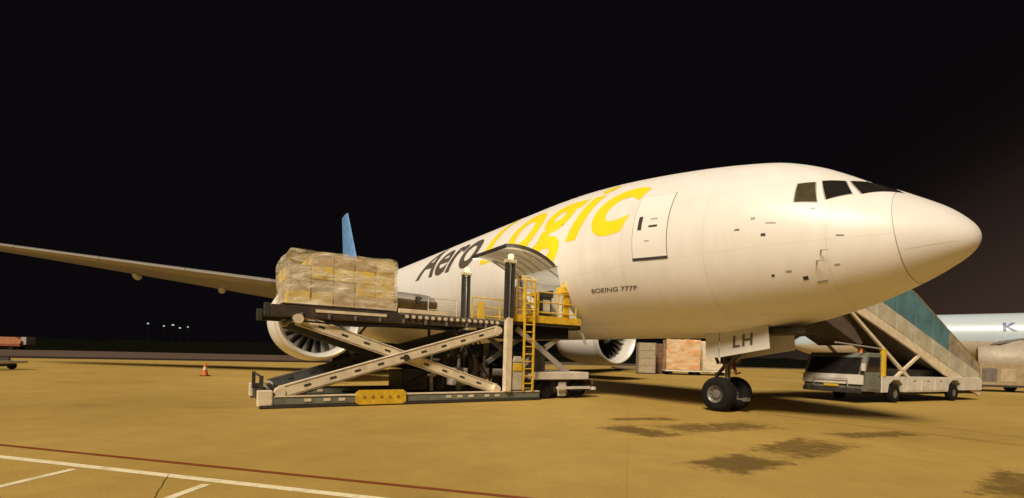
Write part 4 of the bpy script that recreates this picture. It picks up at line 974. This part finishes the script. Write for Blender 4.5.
mb = MB(); mb.lathe([(1.4, 1.2), (.3, 1.25), (0, 1.38), (.2, 1.5), (1.5, 1.6), (3, 1.5), (4.6, 1.0), (4.6, .8)], (20.2, -9.7, 2.6), 'x', 32); M_e2 = mat('beige_painted_dim', (.40, .35, .28), .5, var=.1); en2 = mb.build('engine', M_e2, p2, smooth=True)  # engine beige darkened in colour to imitate weaker light at that distance
mb = MB(); mb.lathe([(1.4, 1.2), (1.1, .0)], (20.2, -9.7, 2.6), 'x', 24); mb.build('fan_disc', M_dmetal, en2)
mb = MB(); mb.prism([(21.6, 4.0), (23.5, 4.75), (27.5, 4.9), (26.0, 3.5), (24.2, 3.2)], -9.85, -9.55, 1); mb.build('pylon', M_e2, en2)
for (ga, gs_) in ((5.9, 0), (31.7, -5.5), (31.7, 5.5)):
    mb = MB(); mb.cyl((ga, gs_, .5), (ga, gs_, 3.6), .15, .15, 10); gg = mb.build('landing_gear', M_steel, p2)
    for w_ in (-.5, .5): mb = MB(); mb.cyl((ga, gs_ + w_ - .18, .55), (ga, gs_ + w_ + .18, .55), .55, .55, 20); mb.build('wheel', M_black, gg)

# ================================================================== traffic cone
cn = root('traffic_cone', (-16.29, 25.29, 0), .3, 'small orange traffic cone standing on the open apron ahead of the wing', 'traffic cone')
mb = MB(); mb.prism([(-.2, -.2), (.2, -.2), (.2, .2), (-.2, .2)], 0, .04, 2); mb.build('cone_base', M_black, cn, bevel=.008)
mb = MB(); mb.lathe([(.04, .15), (.3, .105), (.5, .075), (.74, .03), (.75, 0)], (0, 0, 0), 'z', 20); cc_ = mb.build('cone_body', M_orange, cn, smooth=True)
mb = MB(); mb.lathe([(.33, .106), (.48, .082)], (0, 0, 0), 'z', 20); mb.build('reflective_band', M_gsewhite, cc_, smooth=True)

# ================================================================== dollies and loads
def dolly(loc, rot, label, L_=3.6, Wd=2.4, group='pallet dollies on the apron', m=M_gsewhite):
    r = root('pallet_dolly', (*loc, 0), rot, label, 'dolly', group)
    mb = MB(); mb.box(-L_/2, L_/2, -Wd/2, -Wd/2 + .12, .36, .5).box(-L_/2, L_/2, Wd/2 - .12, Wd/2, .36, .5).box(-L_/2, -L_/2 + .12, -Wd/2 + .12, Wd/2 - .12, .36, .5).box(L_/2 - .12, L_/2, -Wd/2 + .12, Wd/2 - .12, .36, .5); fr = mb.build('frame', m, r, bevel=.01)
    mb = MB()
    for k in range(11): x = -L_/2 + .3 + k * (L_ - .6) / 10; mb.cyl((x, -Wd/2 + .13, .46), (x, Wd/2 - .13, .46), .045, .045, 8)
    mb.build('rollers', M_steel, r)
    for x in (-L_/2 + .6, L_/2 - .6):
        mb = MB(); mb.cyl((x, -Wd/2 + .25, .22), (x, Wd/2 - .25, .22), .04, .04, 8); mb.build('axle', M_dark, r)
        for y in (-Wd/2 + .25, Wd/2 - .25): mb = MB(); mb.lathe([(-.08, .0), (-.08, .2), (-.04, .22), (.04, .22), (.08, .2), (.08, 0)], (x, y, .22), 'y', 18); mb.build('wheel', M_black, r, smooth=True)
        mb = MB(); mb.box(x - .12, x + .12, -Wd/2 + .3, Wd/2 - .3, .25, .36); mb.build('bogie', M_dark, r)
    mb = MB(); mb.beam((L_/2, 0, .4), (L_/2 + 1.1, 0, .32), .07, .07).cyl((L_/2 + 1.1, 0, .29), (L_/2 + 1.1, 0, .36), .1, .1, 10); mb.build('tow_bar', M_dark, r)
    return r
dl = dolly((-28.7, 25.2), rad(188), 'empty white-framed pallet dolly at the left edge of the apron')
mb = MB(); mb.box(-1.0, 1.1, -1.12, -1.0, .5, .68); mb.build('end_stop', M_dark, dl)
dolly((13.6, 55.5), rad(-5), 'dark empty pallet dolly beneath the far engine', m=M_steel)

M_of = wrap_material('orange_and_white_wrap', [(.55, .24, .09), (.62, .36, .17), (.62, .48, .30), (.66, .57, .42)], scale=.8)
M_wf = wrap_material('pale_wrap', [(.50, .42, .28), (.60, .52, .37), (.70, .64, .52)], scale=.7)
M_bf = wrap_material('brown_wrap', [(.22, .13, .05), (.30, .19, .08), (.38, .26, .13)], scale=.9)
def load_on_dolly(x, y, rot, m, label, dlabel, w=3.0, dpt=2.3, h=2.6, seed=1):
    dolly((x, y), rot, dlabel)
    r = root('air_cargo_pallet', (x, y, 0), rot, label, 'cargo pallet', 'pallets waiting beyond the nose gear')
    mb = MB(); mb.box(-w/2, w/2, -dpt/2, dpt/2, .51, .55); mb.build('pallet_sheet', M_metal, r)
    wrapped_load('wrapped_load', r, m, -w/2 + .04, w/2 - .04, -dpt/2 + .04, dpt/2 - .04, .555, .555 + h, slope=.1, seed=seed, n=18, amp=.07)
load_on_dolly(17.6, 49.5, rad(-8), M_of, 'orange-topped film-wrapped pallet seen under the belly left of the nose gear', 'dolly carrying the orange-topped pallet', w=3.4, h=3.1, seed=5)
load_on_dolly(20.7, 50.2, rad(-8), M_wf, 'pale white film-wrapped pallet just left of the nose gear door', 'dolly carrying the pale white pallet', w=2.4, h=3.0, seed=9)
# tan container beside the far engine
def container(x, y, rot, w, d, h, m, label):
    r = root('freight_container', (x, y, 0), rot, label, 'container')
    mb = MB(); mb.prism([(-d/2, .12), (d/2, .12), (d/2, h), (-d/2, h)], -w/2, w/2, 0); mb.build('shell', m, r, bevel=.03)
    for s in (-1, 1):
        mb = MB(); mb.box(s * w/2 - .05, s * w/2 + .05, -d/2 - .04, -d/2 + .06, .1, h + .03); mb.build('corner_post', M_steel, r)
    for k in range(1, 4): mb = MB(); mb.box(-w/2 + .1, w/2 - .1, -d/2 - .03, -d/2 + .01, .12 + (h-.12) * k / 4 - .03, .12 + (h-.12) * k / 4 + .03); mb.build('side_rib', m, r)
    mb = MB(); mb.box(-w/2, w/2, -d/2, d/2, .0, .118); mb.build('base', M_dark, r)
container(13.9, 49.5, rad(-6), 1.7, 1.6, 3.2, mat('container_tan', (.36, .30, .20), .5, var=.12), 'pale tan freight container beside the far engine inlet')
container(15.6, 51.5, rad(-6), 1.6, 1.8, 3.2, mat('container_brown', (.16, .09, .05), .55, var=.2), 'dark brown freight container left of the orange-topped pallet')

# orange low trailer far left
orr = root('orange_trailer', (-88.5, 82, 0), rad(6), 'orange covered trailer parked far off at the left edge', 'trailer')
mb = MB(); mb.prism([(-4.6, .9), (4.2, .9), (4.5, 1.5), (3.6, 2.15), (-3.0, 2.15), (-4.6, 1.6)], -1.2, 1.2, 1); mb.build('cover', mat('faded_orange_tarp', (.42, .17, .06), .6, var=.2), orr, bevel=.06)
mb = MB(); mb.box(-4.7, 4.3, -1.25, 1.25, .62, .88); mb.build('trailer_bed', mat('trailer_red', (.3, .07, .03), .5), orr)
for x in (-3.2, -2.2, 2.8): 
    for y in (-1.0, 1.0): mb = MB(); mb.cyl((x, y - .15, .42), (x, y + .15, .42), .42, .42, 16); mb.build('wheel', M_black, orr)
mb = MB(); mb.box(4.2, 5.0, -.9, .9, .9, 2.2); mb.build('front_box', M_grey, orr, bevel=.04)

# beige service vehicle at the right edge
sv = root('service_van', (33.5, 33.0, 0), rad(-8), 'beige boxy service vehicle at the right edge behind the stair truck', 'service vehicle')
mb = MB(); mb.prism([(-2.9, .45), (2.7, .45), (2.8, 1.0), (2.5, 1.15), (2.0, 1.95), (-2.9, 1.95)][::-1], -1.0, 1.0, 1); mb.build('body', mat('beige_paint', (.34, .27, .17), .45, var=.15), sv, bevel=.05)
mb = MB(); mb.prism([(1.2, 1.2), (1.2, 1.8), (1.9, 1.8), (2.25, 1.2)][::-1], -1.012, -1.002, 1); mb.build('side_window', M_glass, sv)
for k in range(3): mb = MB(); mb.box(-2.6 + k * 1.1, -1.7 + k * 1.1, -1.02, -1.003, .7, 1.6); mb.build('side_shutter', M_steel if k == 1 else mat('beige_shutter', (.42, .34, .22), .5), sv)
mb = MB(); mb.box(-3.0, 2.85, -1.03, 1.03, .34, .45); mb.build('bumper_skirt', M_dark, sv)
for x in (-1.8, 1.7):
    for y in (-.9, .9): mb = MB(); mb.cyl((x, y - .12, .36), (x, y + .12, .36), .36, .36, 18); mb.build('wheel', M_black, sv, smooth=True)
sv2 = root('baggage_tractor', (27.5, 40.5, 0), rad(-30), 'brown baggage tractor parked behind the stair truck cab', 'tractor')
mb = MB(); mb.prism([(-1.5, .4), (1.5, .4), (1.5, .95), (.3, 1.0), (.1, 1.15), (-1.5, 1.15)][::-1], -.7, .7, 1); mb.build('body', mat('tractor_brown', (.25, .17, .1), .5), sv2, bevel=.04)
mb = MB()
for x in (-1.3, .1):
    for y in (-.62, .62): mb.beam((x, y, 1.1), (x, y, 2.0), .06, .06)
mb.box(-1.45, .3, -.72, .72, 2.0, 2.08); mb.build('canopy', M_gsewhite, sv2)
mb = MB(); mb.box(-1.2, -.5, -.5, .5, 1.15, 1.45).box(-1.25, -1.1, -.5, .5, 1.45, 1.85); mb.build('seat', M_black, sv2)
for x in (-.95, .95):
    for y in (-.6, .6): mb = MB(); mb.cyl((x, y - .12, .33), (x, y + .12, .33), .33, .33, 16); mb.build('wheel', M_black, sv2, smooth=True)

# ================================================================== far lit lamps
M_far = mat('far_lamp', (.80, .90, 1.0),    .3, emit=.45)
desc = ['lone leftmost', 'second leftmost', 'third from left', 'brightest central', 'rightmost tiny']
for k, (u, v, big) in enumerate(((148, 323.5, .8), (164, 326, .7), (173, 325, 1.1), (180, 328, .9), (188, 327, .6))):
    d = 620.; cr, sr = math.cos(.0284), math.sin(.0284)
    X = ((cr * (u - 512) + sr * (v - 354.4)) / 475.5) * d; Z = 1.612 + ((sr * (u - 512) - cr * (v - 354.4)) / 475.5) * d
    fm = root('floodlight_mast', (X, d, 0), 0, '%s of the far white floodlights low in the black sky' % desc[k], 'floodlight', 'far floodlight masts')
    mb = MB(); mb.cyl((0, 0, -.03), (0, 0, Z - .6), .16, .10, 8); mb.build('mast_pole', M_black, fm)  # pole coloured black to look unlit under the main lamp
    mb = MB(); mb.lathe([(-.9, .0), (-.7, 1.1 * big), (.2, 1.5 * big), (.7, .6 * big), (.8, 0)], (0, 0, Z), 'z', 12); mb.build('lamp_head', M_far, fm, smooth=True)
# low dark wood along the horizon
mb = MB(); random.seed(3)
pr = [(-900 + i * 15, 760 + 30 * math.sin(i * .07)) for i in range(180)]
hts = [7 + 4 * noise.noise(Vector((i * .11, 0, 0))) + 2.5 * noise.noise(Vector((i * .5, 3, 0))) + random.uniform(-.6, .6) for i in range(180)]
vv = []; ff = []
for i, ((x, y), h) in enumerate(zip(pr, hts)): vv += [(x, y, -.03), (x, y, h), (x, y + 30, h * .9), (x, y + 30, -.03)]
for i in range(179):
    b_ = i * 4; ff += [(b_, b_ + 4, b_ + 5, b_ + 1), (b_ + 1, b_ + 5, b_ + 6, b_ + 2), (b_ + 2, b_ + 6, b_ + 7, b_ + 3)]
mb.add(vv, ff); wd_ = mb.build('far_wood', mat('far_foliage', (.006, .007, .005), .9, spec=0.), None); wd_['kind'] = 'stuff'; tag(wd_, 'black low line of woods along the horizon', 'woods')
